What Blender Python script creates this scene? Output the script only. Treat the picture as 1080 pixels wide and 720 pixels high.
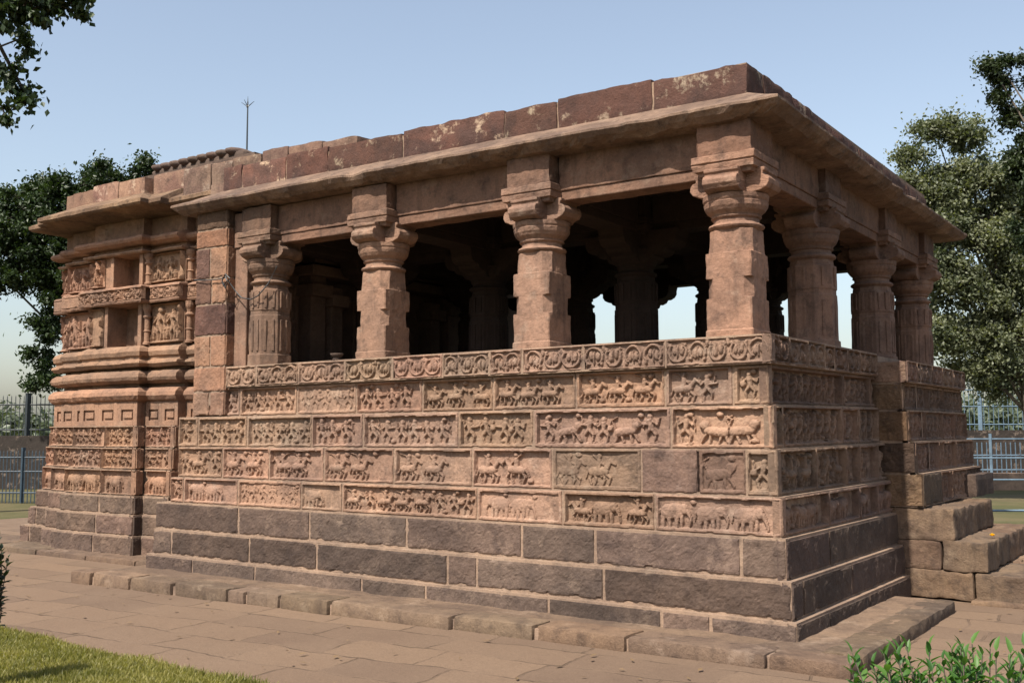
import bpy, math, random
import numpy as np
from mathutils import Matrix, Vector
R = math.radians
random.seed(7)
scn = bpy.context.scene
for o in list(bpy.data.objects): bpy.data.objects.remove(o)
col = scn.collection

# ------------------------------------------------------------------ camera
CAM = np.array([2.9016, -7.6779, 1.6])
yaw, pitch, roll = R(34.6897), R(4.9346), R(-0.1298)
fw = Vector((-math.sin(yaw)*math.cos(pitch), math.cos(yaw)*math.cos(pitch), math.sin(pitch)))
rt = fw.cross(Vector((0, 0, 1))).normalized(); up = rt.cross(fw)
r2 = rt*math.cos(roll) + up*math.sin(roll); u2 = -rt*math.sin(roll) + up*math.cos(roll)
cam = bpy.data.cameras.new('camera'); camo = bpy.data.objects.new('camera', cam); col.objects.link(camo)
m = Matrix.Identity(4)
for i in range(3):
    m[i][0] = r2[i]; m[i][1] = u2[i]; m[i][2] = -fw[i]; m[i][3] = CAM[i]
camo.matrix_world = m
cam.sensor_width = 36; cam.lens = 1102.24/1080*36
cam.clip_start = 0.05; cam.clip_end = 3000
scn.camera = camo

# ------------------------------------------------------------------ world, sun, exposure
SUN_EL, SUN_X, SUN_Y = 53.0, -0.03, -1.0          # direction towards the sun
w = bpy.data.worlds.new('World'); scn.world = w; w.use_nodes = True
nt = w.node_tree; bg = nt.nodes['Background']
sky = nt.nodes.new('ShaderNodeTexSky'); sky.sky_type = 'NISHITA'; sky.sun_disc = False
sky.sun_elevation = R(SUN_EL); sky.sun_rotation = math.atan2(SUN_X, SUN_Y)
sky.altitude = 0; sky.air_density = 1.25; sky.dust_density = 2.2; sky.ozone_density = 2.2
hsv = nt.nodes.new('ShaderNodeHueSaturation'); hsv.inputs['Saturation'].default_value = .74; hsv.inputs['Value'].default_value = 1.06; nt.links.new(sky.outputs[0], hsv.inputs['Color'])
nt.links.new(hsv.outputs[0], bg.inputs[0]); bg.inputs[1].default_value = 0.10
sl = bpy.data.lights.new('sun', 'SUN'); sl.energy = 5.0; sl.angle = R(0.53); sl.color = (1.0, 0.93, 0.82)
so = bpy.data.objects.new('sun', sl); col.objects.link(so)
h = math.hypot(SUN_X, SUN_Y)
sd = Vector((SUN_X/h*math.cos(R(SUN_EL)), SUN_Y/h*math.cos(R(SUN_EL)), math.sin(R(SUN_EL))))
so.rotation_euler = sd.to_track_quat('Z', 'Y').to_euler(); so.location = (0, -20, 30)
scn.view_settings.view_transform = 'Standard'; scn.view_settings.look = 'None'
scn.view_settings.gamma = 1; scn.view_settings.exposure = 0.85; scn.view_settings.use_curve_mapping = False
scn.render.engine = 'CYCLES'

# ------------------------------------------------------------------ noise helpers
def _h(ix, iy, iz, s):
    n = (ix.astype(np.int64)*374761393 + iy.astype(np.int64)*668265263 + iz.astype(np.int64)*2147483647 + s*1274126177) & 0xffffffff
    n = ((n ^ (n >> 13))*1274126177) & 0xffffffff
    n = ((n ^ (n >> 16))*2246822519) & 0xffffffff
    n = n ^ (n >> 15)
    return (n & 0xffff)/65535.0
def noise3(x, y, z, sc, s=0):
    x = np.asarray(x, float)*sc; y = np.asarray(y, float)*sc; z = np.asarray(z, float)*sc
    x, y, z = np.broadcast_arrays(x, y, z)
    ix, iy, iz = np.floor(x), np.floor(y), np.floor(z)
    fx, fy, fz = x-ix, y-iy, z-iz
    fx = fx*fx*(3-2*fx); fy = fy*fy*(3-2*fy); fz = fz*fz*(3-2*fz)
    o = 0
    for a in (0, 1):
        for b in (0, 1):
            for c in (0, 1):
                o = o + _h(ix+a, iy+b, iz+c, s)*(fx if a else 1-fx)*(fy if b else 1-fy)*(fz if c else 1-fz)
    return o
def fbm(x, y, z, sc, s=0, o=3):
    t = 0; a = 1; n = 0
    for i in range(o):
        t = t + a*(noise3(x, y, z, sc*2**i, s+i)-.5); n += a; a *= .5
    return t/n*2

# ------------------------------------------------------------------ materials
def newmat(name):
    mt = bpy.data.materials.new(name); mt.use_nodes = True
    n = mt.node_tree.nodes; l = mt.node_tree.links
    return mt, n, l, n['Principled BSDF']
def mixc(n, l, fac, a, b, mode='MIX'):
    x = n.new('ShaderNodeMix'); x.data_type = 'RGBA'; x.blend_type = mode
    for s, v in ((x.inputs[0], fac), (x.inputs[6], a), (x.inputs[7], b)):
        if hasattr(v, 'is_linked'): l.new(v, s)
        elif isinstance(v, (int, float)): s.default_value = v
        else: s.default_value = (*v, 1)
    return x.outputs[2]
def ramp(n, l, src, p0, p1, c0=0.0, c1=1.0):
    r_ = n.new('ShaderNodeMapRange'); r_.inputs[1].default_value = p0; r_.inputs[2].default_value = p1
    r_.inputs[3].default_value = c0; r_.inputs[4].default_value = c1; l.new(src, r_.inputs[0]); return r_.outputs[0]
def nz(n, l, co, sc, det=4, rough=.6, dist=0.0):
    t = n.new('ShaderNodeTexNoise'); t.inputs['Scale'].default_value = sc; t.inputs['Detail'].default_value = det
    t.inputs['Roughness'].default_value = rough; t.inputs['Distortion'].default_value = dist
    l.new(co, t.inputs['Vector']); return t.outputs['Fac']
def stone(name, base, alt, dark, dark_amt=.5, pale=(.55, .42, .33), pale_amt=.35, bump=.010, tint=True, streak=True, rough=.9):
    K = .59
    base, alt, dark, pale = [tuple(v*K for v in q) for q in (base, alt, dark, pale)]
    mt, n, l, p = newmat(name)
    g = n.new('ShaderNodeNewGeometry').outputs['Position']
    big = nz(n, l, g, 1.7, 5, .62, .4); mid = nz(n, l, g, 7, 6, .7); fine = nz(n, l, g, 38, 6, .75); grit = nz(n, l, g, 170, 3, .7)
    c = mixc(n, l, ramp(n, l, big, .40, .62), base, alt)
    c = mixc(n, l, ramp(n, l, mid, .52, .72, 0, dark_amt), c, dark)
    if streak:
        mp = n.new('ShaderNodeMapping'); mp.inputs['Scale'].default_value = (1, 1, .16); l.new(g, mp.inputs[0])
        st = nz(n, l, mp.outputs[0], 9, 4, .6)
        c = mixc(n, l, ramp(n, l, st, .55, .75, 0, dark_amt*.7), c, dark)
    pl = n.new('ShaderNodeTexNoise'); pl.inputs['Scale'].default_value = 4.3; pl.inputs['Detail'].default_value = 8; pl.inputs['Roughness'].default_value = .72
    l.new(g, pl.inputs['Vector'])
    c = mixc(n, l, ramp(n, l, pl.outputs['Fac'], .555, .64, 0, pale_amt), c, pale)
    v = n.new('ShaderNodeMath'); v.operation = 'MULTIPLY_ADD'; l.new(fine, v.inputs[0]); v.inputs[1].default_value = .9; v.inputs[2].default_value = .55
    c = mixc(n, l, 1.0, c, v.outputs[0], 'MULTIPLY')
    v2 = n.new('ShaderNodeMath'); v2.operation = 'MULTIPLY_ADD'; l.new(grit, v2.inputs[0]); v2.inputs[1].default_value = .8; v2.inputs[2].default_value = .6
    c = mixc(n, l, 1.0, c, v2.outputs[0], 'MULTIPLY')
    if tint:
        a = n.new('ShaderNodeAttribute'); a.attribute_name = 'tint'
        c = mixc(n, l, 1.0, c, a.outputs['Color'], 'MULTIPLY')
    l.new(c, p.inputs['Base Color']); p.inputs['Roughness'].default_value = rough
    p.inputs['Specular IOR Level'].default_value = .25
    b1 = n.new('ShaderNodeBump'); b1.inputs['Distance'].default_value = bump*1.6; b1.inputs['Strength'].default_value = .8; l.new(mid, b1.inputs['Height'])
    b2 = n.new('ShaderNodeBump'); b2.inputs['Distance'].default_value = bump; b2.inputs['Strength'].default_value = .8; l.new(fine, b2.inputs['Height']); l.new(b1.outputs[0], b2.inputs['Normal'])
    b3 = n.new('ShaderNodeBump'); b3.inputs['Distance'].default_value = bump*.25; b3.inputs['Strength'].default_value = .8; l.new(grit, b3.inputs['Height']); l.new(b2.outputs[0], b3.inputs['Normal'])
    l.new(b3.outputs[0], p.inputs['Normal'])
    return mt
M = {}
M['sand'] = stone('pink_sandstone', (.435, .268, .182), (.28, .178, .128), (.13, .085, .065), .8, (.54, .40, .30), .35)
M['sandp'] = stone('plain_sandstone', (.42, .245, .168), (.26, .158, .115), (.10, .065, .052), .85, (.50, .37, .28), .30, bump=.008)
M['red'] = stone('shrine_sandstone', (.44, .25, .16), (.28, .17, .118), (.13, .08, .06), .75, (.54, .38, .27), .35)
M['dark'] = stone('dark_basalt', (.17, .115, .088), (.105, .072, .057), (.055, .038, .034), .6, (.30, .21, .155), .4, bump=.010)
M['maroon'] = stone('dark_red_roof_stone', (.16, .075, .055), (.10, .055, .045), (.05, .03, .026), .6, (.60, .45, .32), .8, bump=.014)
M['roofpale'] = stone('pale_roof_stone', (.36, .24, .17), (.22, .13, .10), (.09, .06, .05), .8, (.62, .50, .38), .75, bump=.012)
M['mortar'] = stone('lime_mortar', (.44, .30, .21), (.32, .22, .16), (.14, .10, .08), .7, (.5, .38, .29), .3, bump=.010, tint=False)
M['step'] = stone('brown_step_stone', (.27, .175, .11), (.17, .11, .075), (.07, .05, .04), .8, (.42, .30, .2), .3, bump=.013)
M['kerb'] = stone('kerb_stone', (.27, .18, .12), (.18, .12, .085), (.09, .06, .045), .8, (.40, .29, .21), .45, bump=.012)
M['eave'] = stone('weathered_eave_stone', (.33, .215, .15), (.18, .115, .085), (.06, .044, .038), .9, (.48, .36, .26), .3, bump=.012)
M['inner2'] = stone('dim_carved_stone', (.24, .16, .12), (.17, .115, .09), (.08, .055, .045), .5, (.3, .22, .17), .2, tint=False)  # lighter copy of the shade-darkened inner stone, for the sanctum
M['inner'] = stone('smoke_blackened_sandstone', (.06, .038, .029), (.04, .027, .022), (.02, .015, .013), .5, (.10, .07, .05), .2, tint=False)  # inner hall stone, the hall's shade put into its colour

def simple(name, c, rough=.6, metal=0, var=.25, sc=6):
    mt, n, l, p = newmat(name)
    g = n.new('ShaderNodeNewGeometry').outputs['Position']
    f = nz(n, l, g, sc, 5, .65)
    l.new(mixc(n, l, ramp(n, l, f, .3, .7), tuple(x*(1-var) for x in c), tuple(x*(1+var) for x in c)), p.inputs['Base Color'])
    p.inputs['Roughness'].default_value = rough; p.inputs['Metallic'].default_value = metal
    return mt
M['iron'] = simple('black_painted_iron', (.022, .028, .032), .5)
M['blue'] = simple('pale_blue_paint', (.085, .13, .175), .55, 0, .3)
M['bark'] = simple('grey_brown_bark', (.075, .06, .045), .95, 0, .5, 9)
M['blueshade'] = simple('shaded_blue_paint', (.022, .038, .055), .55, 0, .3)  # blue paint darkened for the shade the left fence stands in
M['cable'] = simple('black_cable', (.02, .02, .02), .5)
M['wallbrick'] = stone('rough_boundary_stone', (.06, .047, .04), (.045, .036, .03), (.025, .02, .018), .6, tint=False)

def leafmat(name, c, c2, trans=.35):
    c, c2 = tuple(v*.72 for v in c), tuple(v*.72 for v in c2)
    mt, n, l, p = newmat(name)
    oi = n.new('ShaderNodeAttribute'); oi.attribute_name = 'tint'
    sp = n.new('ShaderNodeSeparateColor'); l.new(oi.outputs['Color'], sp.inputs[0])
    cc = mixc(n, l, sp.outputs[0], c, c2)
    l.new(cc, p.inputs['Base Color']); p.inputs['Roughness'].default_value = .48; p.inputs['Specular IOR Level'].default_value = .35
    tr = n.new('ShaderNodeBsdfTranslucent'); l.new(mixc(n, l, 1.0, cc, (1.5, 1.6, .6), 'MULTIPLY'), tr.inputs['Color'])
    mx = n.new('ShaderNodeMixShader'); mx.inputs[0].default_value = trans
    l.new(p.outputs[0], mx.inputs[1]); l.new(tr.outputs[0], mx.inputs[2]); l.new(mx.outputs[0], n['Material Output'].inputs['Surface'])
    return mt
M['leafdark'] = leafmat('dark_green_leaves', (.018, .036, .012), (.045, .075, .02), .22)
M['leafolive'] = leafmat('olive_green_leaves', (.085, .105, .06), (.26, .275, .17), .33)
M['leafshade'] = leafmat('deep_green_leaves', (.02, .035, .014), (.05, .07, .025), .25)
M['leafshrub'] = leafmat('bright_shrub_leaves', (.04, .115, .022), (.12, .24, .05), .38)
M['grass'] = leafmat('lawn_grass', (.15, .155, .035), (.36, .32, .10), .4)
M['farleaf'] = leafmat('distant_foliage', (.075, .10, .06), (.13, .155, .10), .2)

# ------------------------------------------------------------------ mesh builder
class MB:
    def __init__(s): s.v = []; s.f = []; s.t = []; s.n = 0
    def add(s, V, F, tint=1.0):
        V = np.asarray(V, float).reshape(-1, 3)
        s.v.append(V)
        if isinstance(F, np.ndarray): s.f.extend((F+s.n).tolist())
        else: s.f.extend([[i+s.n for i in f] for f in F])
        t = np.asarray(tint, float)
        if t.ndim == 0: t = np.full((len(V), 3), float(t))
        elif t.ndim == 1 and len(t) == 3 and len(V) != 3: t = np.tile(t, (len(V), 1))
        elif t.ndim == 1: t = np.repeat(t[:, None], 3, 1)
        s.t.append(t); s.n += len(V)
    def grid(s, P, tint=1.0, flip=False):
        nu, nv = P.shape[:2]
        i = np.arange(nu*nv).reshape(nu, nv)
        F = np.stack([i[:-1, :-1], i[1:, :-1], i[1:, 1:], i[:-1, 1:]], -1).reshape(-1, 4)
        if flip: F = F[:, ::-1]
        s.add(P.reshape(-1, 3), F, tint)
    def box(s, x0, x1, y0, y1, z0, z1, tint=1.0):
        V = [(x, y, z) for z in (z0, z1) for y in (y0, y1) for x in (x0, x1)]
        s.add(V, [[0, 2, 3, 1], [4, 5, 7, 6], [0, 1, 5, 4], [2, 6, 7, 3], [0, 4, 6, 2], [1, 3, 7, 5]], tint)
    def prism(s, poly, z0, z1, tint=1.0):
        n = len(poly)
        V = [(x, y, z0) for x, y in poly] + [(x, y, z1) for x, y in poly]
        s.add(V, [list(range(n))[::-1], list(range(n, 2*n))] + [[i, (i+1) % n, n+(i+1) % n, n+i] for i in range(n)], tint)
    def loft(s, rings, tint=1.0, cap=True):
        n = len(rings[0]); V = [p for r_ in rings for p in r_]; F = []
        for k in range(len(rings)-1):
            for i in range(n):
                j = (i+1) % n
                F.append([k*n+i, k*n+j, (k+1)*n+j, (k+1)*n+i])
        if cap: F.append(list(range(n))[::-1]); F.append([(len(rings)-1)*n+i for i in range(n)])
        s.add(V, F, tint)
    def tube(s, pts, rad, n=6, tint=1.0):
        pts = [Vector(p) for p in pts]; rings = []
        if not hasattr(rad, '__len__'): rad = [rad]*len(pts)
        for i, p in enumerate(pts):
            d = (pts[min(i+1, len(pts)-1)]-pts[max(i-1, 0)]).normalized()
            a = Vector((0, 0, 1)) if abs(d.z) < .9 else Vector((1, 0, 0))
            x = d.cross(a).normalized(); y = d.cross(x)
            rings.append([tuple(p+(x*math.cos(t)-y*math.sin(t))*rad[i]) for t in [2*math.pi*k/n for k in range(n)]])
        s.loft(rings, tint)
    def stonebox(s, x0, x1, y0, y1, z0, z1, tint=1.0, rnd=.02, amp=.012, res=.05, seed=0, octv=3):
        """a hewn block: rounded, uneven faces"""
        c = [(x0, x1), (y0, y1), (z0, z1)]
        for ax in range(3):
            a, b = (ax+1) % 3, (ax+2) % 3
            na = max(3, min(60, int((c[a][1]-c[a][0])/res)+1)); nb = max(3, min(60, int((c[b][1]-c[b][0])/res)+1))
            for side in (0, 1):
                ga, gb = np.meshgrid(np.linspace(*c[a], na), np.linspace(*c[b], nb), indexing='ij')
                P = np.zeros((na, nb, 3)); P[..., a] = ga; P[..., b] = gb; P[..., ax] = c[ax][side]
                r = min(rnd, .45*min(q[1]-q[0] for q in c))
                lo = np.array([q[0]+r for q in c]); hi = np.array([q[1]-r for q in c])
                Q = np.clip(P, lo, hi); D = P-Q; L = np.linalg.norm(D, axis=-1, keepdims=True)+1e-9
                P = Q+D/L*r
                for k in range(3):
                    P[..., k] += amp*fbm(P[..., 0], P[..., 1], P[..., 2], 7, seed+11*k, octv)
                P[...] = warp(P)
                s.grid(P, tint, flip=(side == 0))
    def build(s, name, mat, parent=None, smooth=False, bevel=0, label=None):
        me = bpy.data.meshes.new(name)
        V = np.concatenate(s.v) if s.v else np.zeros((0, 3))
        me.from_pydata(V.tolist(), [], s.f); me.update()
        ca = me.color_attributes.new('tint', 'FLOAT_COLOR', 'POINT')
        T = np.ones((len(V), 4)); T[:, :3] = np.concatenate(s.t); ca.data.foreach_set('color', T.ravel())
        me.materials.append(mat)
        if smooth: me.polygons.foreach_set('use_smooth', [True]*len(me.polygons))
        o = bpy.data.objects.new(name, me); col.objects.link(o)
        if parent: o.parent = parent
        if bevel:
            b = o.modifiers.new('bevel', 'BEVEL'); b.width = bevel; b.segments = 2; b.limit_method = 'ANGLE'; b.angle_limit = R(35)
        if label: o['label'] = label
        return o
WARP = True
def warp(P):
    """the old courses are not quite level: small measured rises and sags along each face"""
    if not WARP: return P
    P = np.array(P, float); x, y, z = P[..., 0], P[..., 1], P[..., 2]
    kl = np.interp(z, [0, .1, .8, 1.15, 1.5, 2.4, 4.0, 4.3], [0, .03, .01, -.012, -.028, -.028, .035, .045])
    kr = np.interp(z, [0, .1, .8, 1.15, 1.5, 1.9, 2.4, 4.1], [0, -.01, 0, .012, .02, .03, .012, -.03])
    P[..., 2] = z + kl*np.clip(-x/6.5, 0, 1.1) + kr*np.clip(y/3, 0, 1.2)*(x > -1.0)
    return P
def tag(o, label=None, cat=None, group=None, kind=None):
    if label: o['label'] = label
    if cat: o['category'] = cat
    if group: o['group'] = group
    if kind: o['kind'] = kind
    return o
def empty(name, loc=(0, 0, 0), parent=None):
    o = bpy.data.objects.new(name, None); col.objects.link(o); o.location = loc; o.empty_display_size = .2
    if parent: o.parent = parent
    return o

# ------------------------------------------------------------------ relief carving
def caps_height(U, V, caps):
    h = np.zeros_like(U)
    for (x0, y0, x1, y1, r0, r1) in caps:
        dx, dy = x1-x0, y1-y0; L2 = dx*dx+dy*dy+1e-9
        t = np.clip(((U-x0)*dx+(V-y0)*dy)/L2, 0, 1)
        d = np.hypot(U-x0-t*dx, V-y0-t*dy); r = r0+(r1-r0)*t
        h = np.maximum(h, np.sqrt(np.clip(1-(d/r)**2, 0, 1))*np.clip(.45+r*4.5, 0, 1.05))
    return h
def fig_horse(rg, fl):
    j = lambda a: a+rg.uniform(-.03, .03)
    c = [(.22, .45, .62, .47, .14, .13), (.62, .5, .8, .76, .10, .06), (.8, .78, .95, .66, .065, .04),
         (.64, .4, .8, j(.26), .06, .04), (.8, j(.26), .74, .05, .04, .03), (.58, .4, .62, .2, .055, .04), (.62, .2, .54, .04, .04, .03),
         (.22, .42, .12, .24, .07, .045), (.12, .24, j(.2), .04, .04, .03), (.3, .4, .34, .2, .06, .04), (.34, .2, .28, .04, .04, .03),
         (.1, .5, .0, .26, .04, .025), (.42, .56, .43, .8, .09, .08), (.44, .92, .45, .93, .085, .08),
         (.44, .78, .6, .66, .04, .035), (.42, .8, j(.26), .95, .04, .03), (.43, .55, .52, .3, .055, .035)]
    if rg.random() < .5: c.append((.26, .95, .05, 1.0, .025, .02))
    return c, 1.0
def fig_eleph(rg, fl):
    return [(.28, .56, .62, .58, .27, .25), (.86, .66, .88, .62, .19, .16), (1.0, .6, 1.1, .32, .08, .055), (1.1, .32, rg.uniform(1.02, 1.16), .08, .05, .035),
            (.14, .4, .13, .06, .10, .075), (.34, .36, .34, .06, .09, .07), (.6, .38, .6, .06, .10, .075), (.78, .4, .77, .06, .08, .065),
            (.78, .72, .8, .52, .09, .07), (.02, .62, -.04, .3, .03, .02), (.98, .5, 1.1, .5, .03, .02)], 1.22
def fig_war(rg, fl):
    a = rg.uniform(-.06, .06)
    c = [(.3+a, .87, .3+a, .88, .095, .09), (.3+a, .74, .3, .5, .105, .08), (.3, .5, .14, .3, .07, .05), (.14, .3, .2, .04, .05, .035),
         (.31, .5, .46, .3, .07, .05), (.46, .3, .42, .04, .05, .035), (.24+a, .74, .08, .6, .045, .035), (.08, .6, .02, rg.uniform(.7, .9), .035, .03),
         (.36+a, .74, .52, .62, .045, .035), (.52, .62, .56, rg.uniform(.45, .92), .035, .03), (.12, .05, .5, .03, .03, .03)]
    k = rg.random()
    if k < .3: c.append((.54, .55, .54, .56, .11, .11))
    elif k < .6: c.append((.0, .45, .1, 1.0, .022, .02))
    elif k < .8: c.append((.3, .62, .62, .64, .06, .04))
    return c, .62
def fig_lion(rg, fl):
    return [(.2, .4, .7, .46, .15, .14), (.8, .62, .84, .64, .16, .13), (.7, .4, .9, .1, .06, .04), (.6, .36, .66, .06, .06, .04), (.2, .36, .08, .06, .07, .05),
            (.3, .32, .36, .06, .06, .04), (.1, .5, -.02, .8, .035, .03), (-.02, .8, .14, .9, .03, .03)], 1.0
def fig_deity(rg, fl):
    a = rg.uniform(-.05, .05); b = rg.uniform(-.04, .04)
    c = [(.3+a, .84, .3+a, .86, .075, .07), (.3+a, .93, .3+a, .97, .05, .03), (.3+a, .74, .3, .68, .11, .09), (.3, .68, .31+b, .52, .075, .085),
         (.3+b, .5, .24, .28, .07, .05), (.24, .28, .26, .06, .045, .035), (.34+b, .5, .42, .28, .07, .05), (.42, .28, .38, .06, .045, .035),
         (.2+a, .74, .08, .6, .045, .035), (.08, .6, .1, .78, .035, .03), (.4+a, .74, .53, .58, .045, .035), (.53, .58, .54, .82, .035, .03),
         (.1, .3, .09, .12, .06, .05), (.09, .37, .09, .38, .045, .045), (.52, .28, .53, .1, .06, .05), (.52, .36, .52, .37, .045, .045), (.04, .03, .58, .03, .035, .035)]
    return c, .62
def carve(U, V, x0, x1, y0, y1, kinds, rg):
    """figures marching through a recessed field"""
    h = np.zeros_like(U); H = y1-y0; x = x0+.02*H; i = 0
    while True:
        k = kinds[i % len(kinds)] if rg.random() < .8 else rg.choice(kinds); i += 1
        fn = {'h': fig_horse, 'e': fig_eleph, 'w': fig_war, 'l': fig_lion, 'd': fig_deity}[k]
        c, wd = fn(rg, 0)
        wd *= rg.uniform(.94, 1.12)
        if x+wd*H > x1+.12*H: break
        mir = (rg.random() < (.18 if k == 'h' else .45)); s = rg.uniform(.86, .97)
        cc = []
        for (a, b, c_, d, r0, r1) in c:
            if mir: a, c_ = wd-a, wd-c_
            cc.append((x+a*H, y0+b*H*s, x+c_*H, y0+d*H*s, r0*H*.92, r1*H*.92))
        cc = [tuple(q) for q in cc]
        hh = np.zeros_like(U)
        for (a, b, c_, d, r0, r1) in cc:
            dx, dy = c_-a, d-b; L2 = dx*dx+dy*dy+1e-9
            t = np.clip(((U-a)*dx+(V-b)*dy)/L2, 0, 1); dd = np.hypot(U-a-t*dx, V-b-t*dy); r = r0+(r1-r0)*t
            hh = np.maximum(hh, np.clip(1-(dd/r)**2, 0, 1)**.30*np.clip(.5+r/H*4.5, 0, 1.05))
        h = np.maximum(h, hh*rg.uniform(.8, 1.0)); x += wd*H*rg.uniform(.88, 1.1)
        if rg.random() < .5:      # small filler: head, bird, bush
            qx, qy = x-rg.uniform(0, .3)*H, y0+rg.choice([.12, .86, .9])*H
            dd = np.hypot((U-qx)/(.11*H), (V-qy)/(.09*H)); h = np.maximum(h, np.clip(1-dd**2, 0, 1)**.4*.8)
    return h
def vine(U, V, x0, x1, y0, y1, rg):
    H = y1-y0; h = np.zeros_like(U); n = max(1, round((x1-x0)/(H*1.05))); p = (x1-x0)/n
    for k in range(n):
        up_ = (k+rg.randint(0, 1)) % 2; s_ = rg.uniform(.9, 1.08)
        cx = x0+(k+.5)*p+rg.uniform(-.04, .04)*p; cy = y0+H*.5
        dx = (U-cx)/(p*.5*s_); dy = (V-cy)/(H*.5)*(1 if up_ else -1); d = np.hypot(dx, dy)
        ring = np.clip(1-((d-.82)/.13)**2, 0, 1)**.4*(dy > -.45-.2*rg.random()); h = np.maximum(h, ring)
        for sg in (-1, 1):   # curled ends and leaf lobes inside the loop
            a = rg.uniform(.25, .38); b = rg.uniform(-.25, .15)
            dd = np.hypot((dx-sg*a)/.22, (dy-b)/.42); h = np.maximum(h, np.clip(1-dd**2, 0, 1)**.35*.9)
            dd = np.hypot((dx-sg*.72)/.17, (dy+.62)/.2); h = np.maximum(h, np.clip(1-dd**2, 0, 1)**.35*.95)
        dd = np.hypot((dx-rg.uniform(-.1, .1))/.10, (dy+.1)/.62); h = np.maximum(h, np.clip(1-dd**2, 0, 1)**.35)
        ex = x0+k*p; dd = np.hypot((U-ex)/(.10*p), (V-(y0+H*(.12 if up_ else .88)))/(.2*H)); h = np.maximum(h, np.clip(1-dd**2, 0, 1)**.4*.8)
    return h
def plate(mb, face, u0, u1, z0, z1, kind='plain', res=.009, seed=0, tint=1.0, deep=1.0, frame=.030, gap=.004, rough=.003, keep=1.0, twist=0):
    """one stone of a course as a carved height field. face=(ox,oy,ux,uy,nx,ny)"""
    rg = random.Random(seed*131+17)
    ox, oy, ux, uy, nx, ny = face
    W, H = u1-u0, z1-z0
    nu = max(6, int(W/res)); nv = max(6, int(H/res))
    U, V = np.meshgrid(np.linspace(0, W, nu+1), np.linspace(0, H, nv+1), indexing='ij')
    wx = ox+ux*(u0+U); wy = oy+uy*(u0+U); wz = z0+V
    # wobbly sampling so that carving is hand-cut
    du = .006*fbm(wx, wy, wz, 14, seed % 50, 2); dv = .006*fbm(wx, wy, wz, 14, seed % 50+9, 2)
    Uc, Vc = U+du, V+dv
    h = np.zeros_like(U)
    if kind != 'plain':
        D = .044*deep
        fl = rg.uniform(.6, 1.3)*frame; ft = rg.uniform(.8, 1.25)*frame; fb = rg.uniform(.8, 1.3)*frame; fr = rg.uniform(.6, 1.3)*frame
        if W < .28: fl = fr = frame*.7
        a0, a1, b0, b1 = fl, W-fr, fb, H-ft
        ins = np.minimum(np.minimum(Uc-a0, a1-Uc), np.minimum(Vc-b0, b1-Vc))
        rec = np.clip(ins/.006, 0, 1)
        wear = np.clip(keep+.9*fbm(wx, wy, wz, 2.6, 5+seed % 7, 2)*(.75 if keep < .95 else .35), .10, 1.0)
        if kind == 'vine': g = vine(Uc, Vc, a0+.003, a1-.003, b0+.003, b1-.003, rg); D *= rg.uniform(.5, .75)
        else: g = carve(Uc, Vc, a0, a1, b0, b1, list(kind), rg)
        # worn stones: shallow field, soft figures
        Dw = D*(.30+.70*wear) if keep < .95 else D
        g = g + .13*np.maximum(0, fbm(wx, wy, wz, 60, 3, 2))*(g > .2)
        field = -Dw*(1-.95*g)
        h = np.where(rec > 0, field*rec, 0)
    h = h + rough*2.2*fbm(wx, wy, wz, 11, 21, 3) + rough*.9*fbm(wx, wy, wz, 55, 31, 2)
    # broken edges and mortar joint
    e = np.minimum(np.minimum(U, W-U), np.minimum(V, H-V)) - gap
    e = e - .013*np.maximum(0, fbm(wx, wy, wz, 16, 41, 3)) - .035*np.maximum(0, fbm(wx, wy, wz, 6, 47, 2)-.38)
    rd = .011; k = np.clip(1-e/rd, 0, 1.6); h = h - .015*k**2
    ring = np.zeros_like(U, bool); ring[0] = ring[-1] = True; ring[:, 0] = ring[:, -1] = True
    h = np.where(ring, -.075, h)
    P = np.stack([wx+nx*h, wy+ny*h, wz], -1)
    mb.grid(warp(P), tint)

def pointing(mb, face, joints, z0, z1, w=.017, inset=.011, back=.06):
    ox, oy, ux, uy, nx, ny = face
    def slab(a, b, za, zb):
        n = max(2, int((b-a)/.1)+1); U = np.linspace(a, b, n)
        for h0, zz0, zz1, fl in ((-inset, za, zb, False),):
            Z_ = np.array([zz0, zz1]); P = np.zeros((n, 2, 3)); P[..., 0] = (ox+ux*U+nx*h0)[:, None]; P[..., 1] = (oy+uy*U+ny*h0)[:, None]; P[..., 2] = Z_[None]
            mb.grid(warp(P))
        for zz, fl in ((za, True), (zb, False)):
            P = np.zeros((n, 2, 3)); H_ = np.array([-inset, -back]); P[..., 0] = ox+ux*U[:, None]+nx*H_[None]; P[..., 1] = oy+uy*U[:, None]+ny*H_[None]; P[..., 2] = zz
            mb.grid(warp(P), flip=fl)
    slab(joints[0]+.004, joints[-1]-inset, z0, z0+w); slab(joints[0]+.004, joints[-1]-inset, z1-w, z1)
    for j in joints[1:-1]: slab(j-w, j+w, z0+w, z1-w)
def tn(rg, a=.12, hue=.05):
    b = 1+rg.uniform(-a, a)
    return np.array([b*(1+rg.uniform(-hue, hue)), b, b*(1+rg.uniform(-hue, hue)*.8)])

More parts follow.
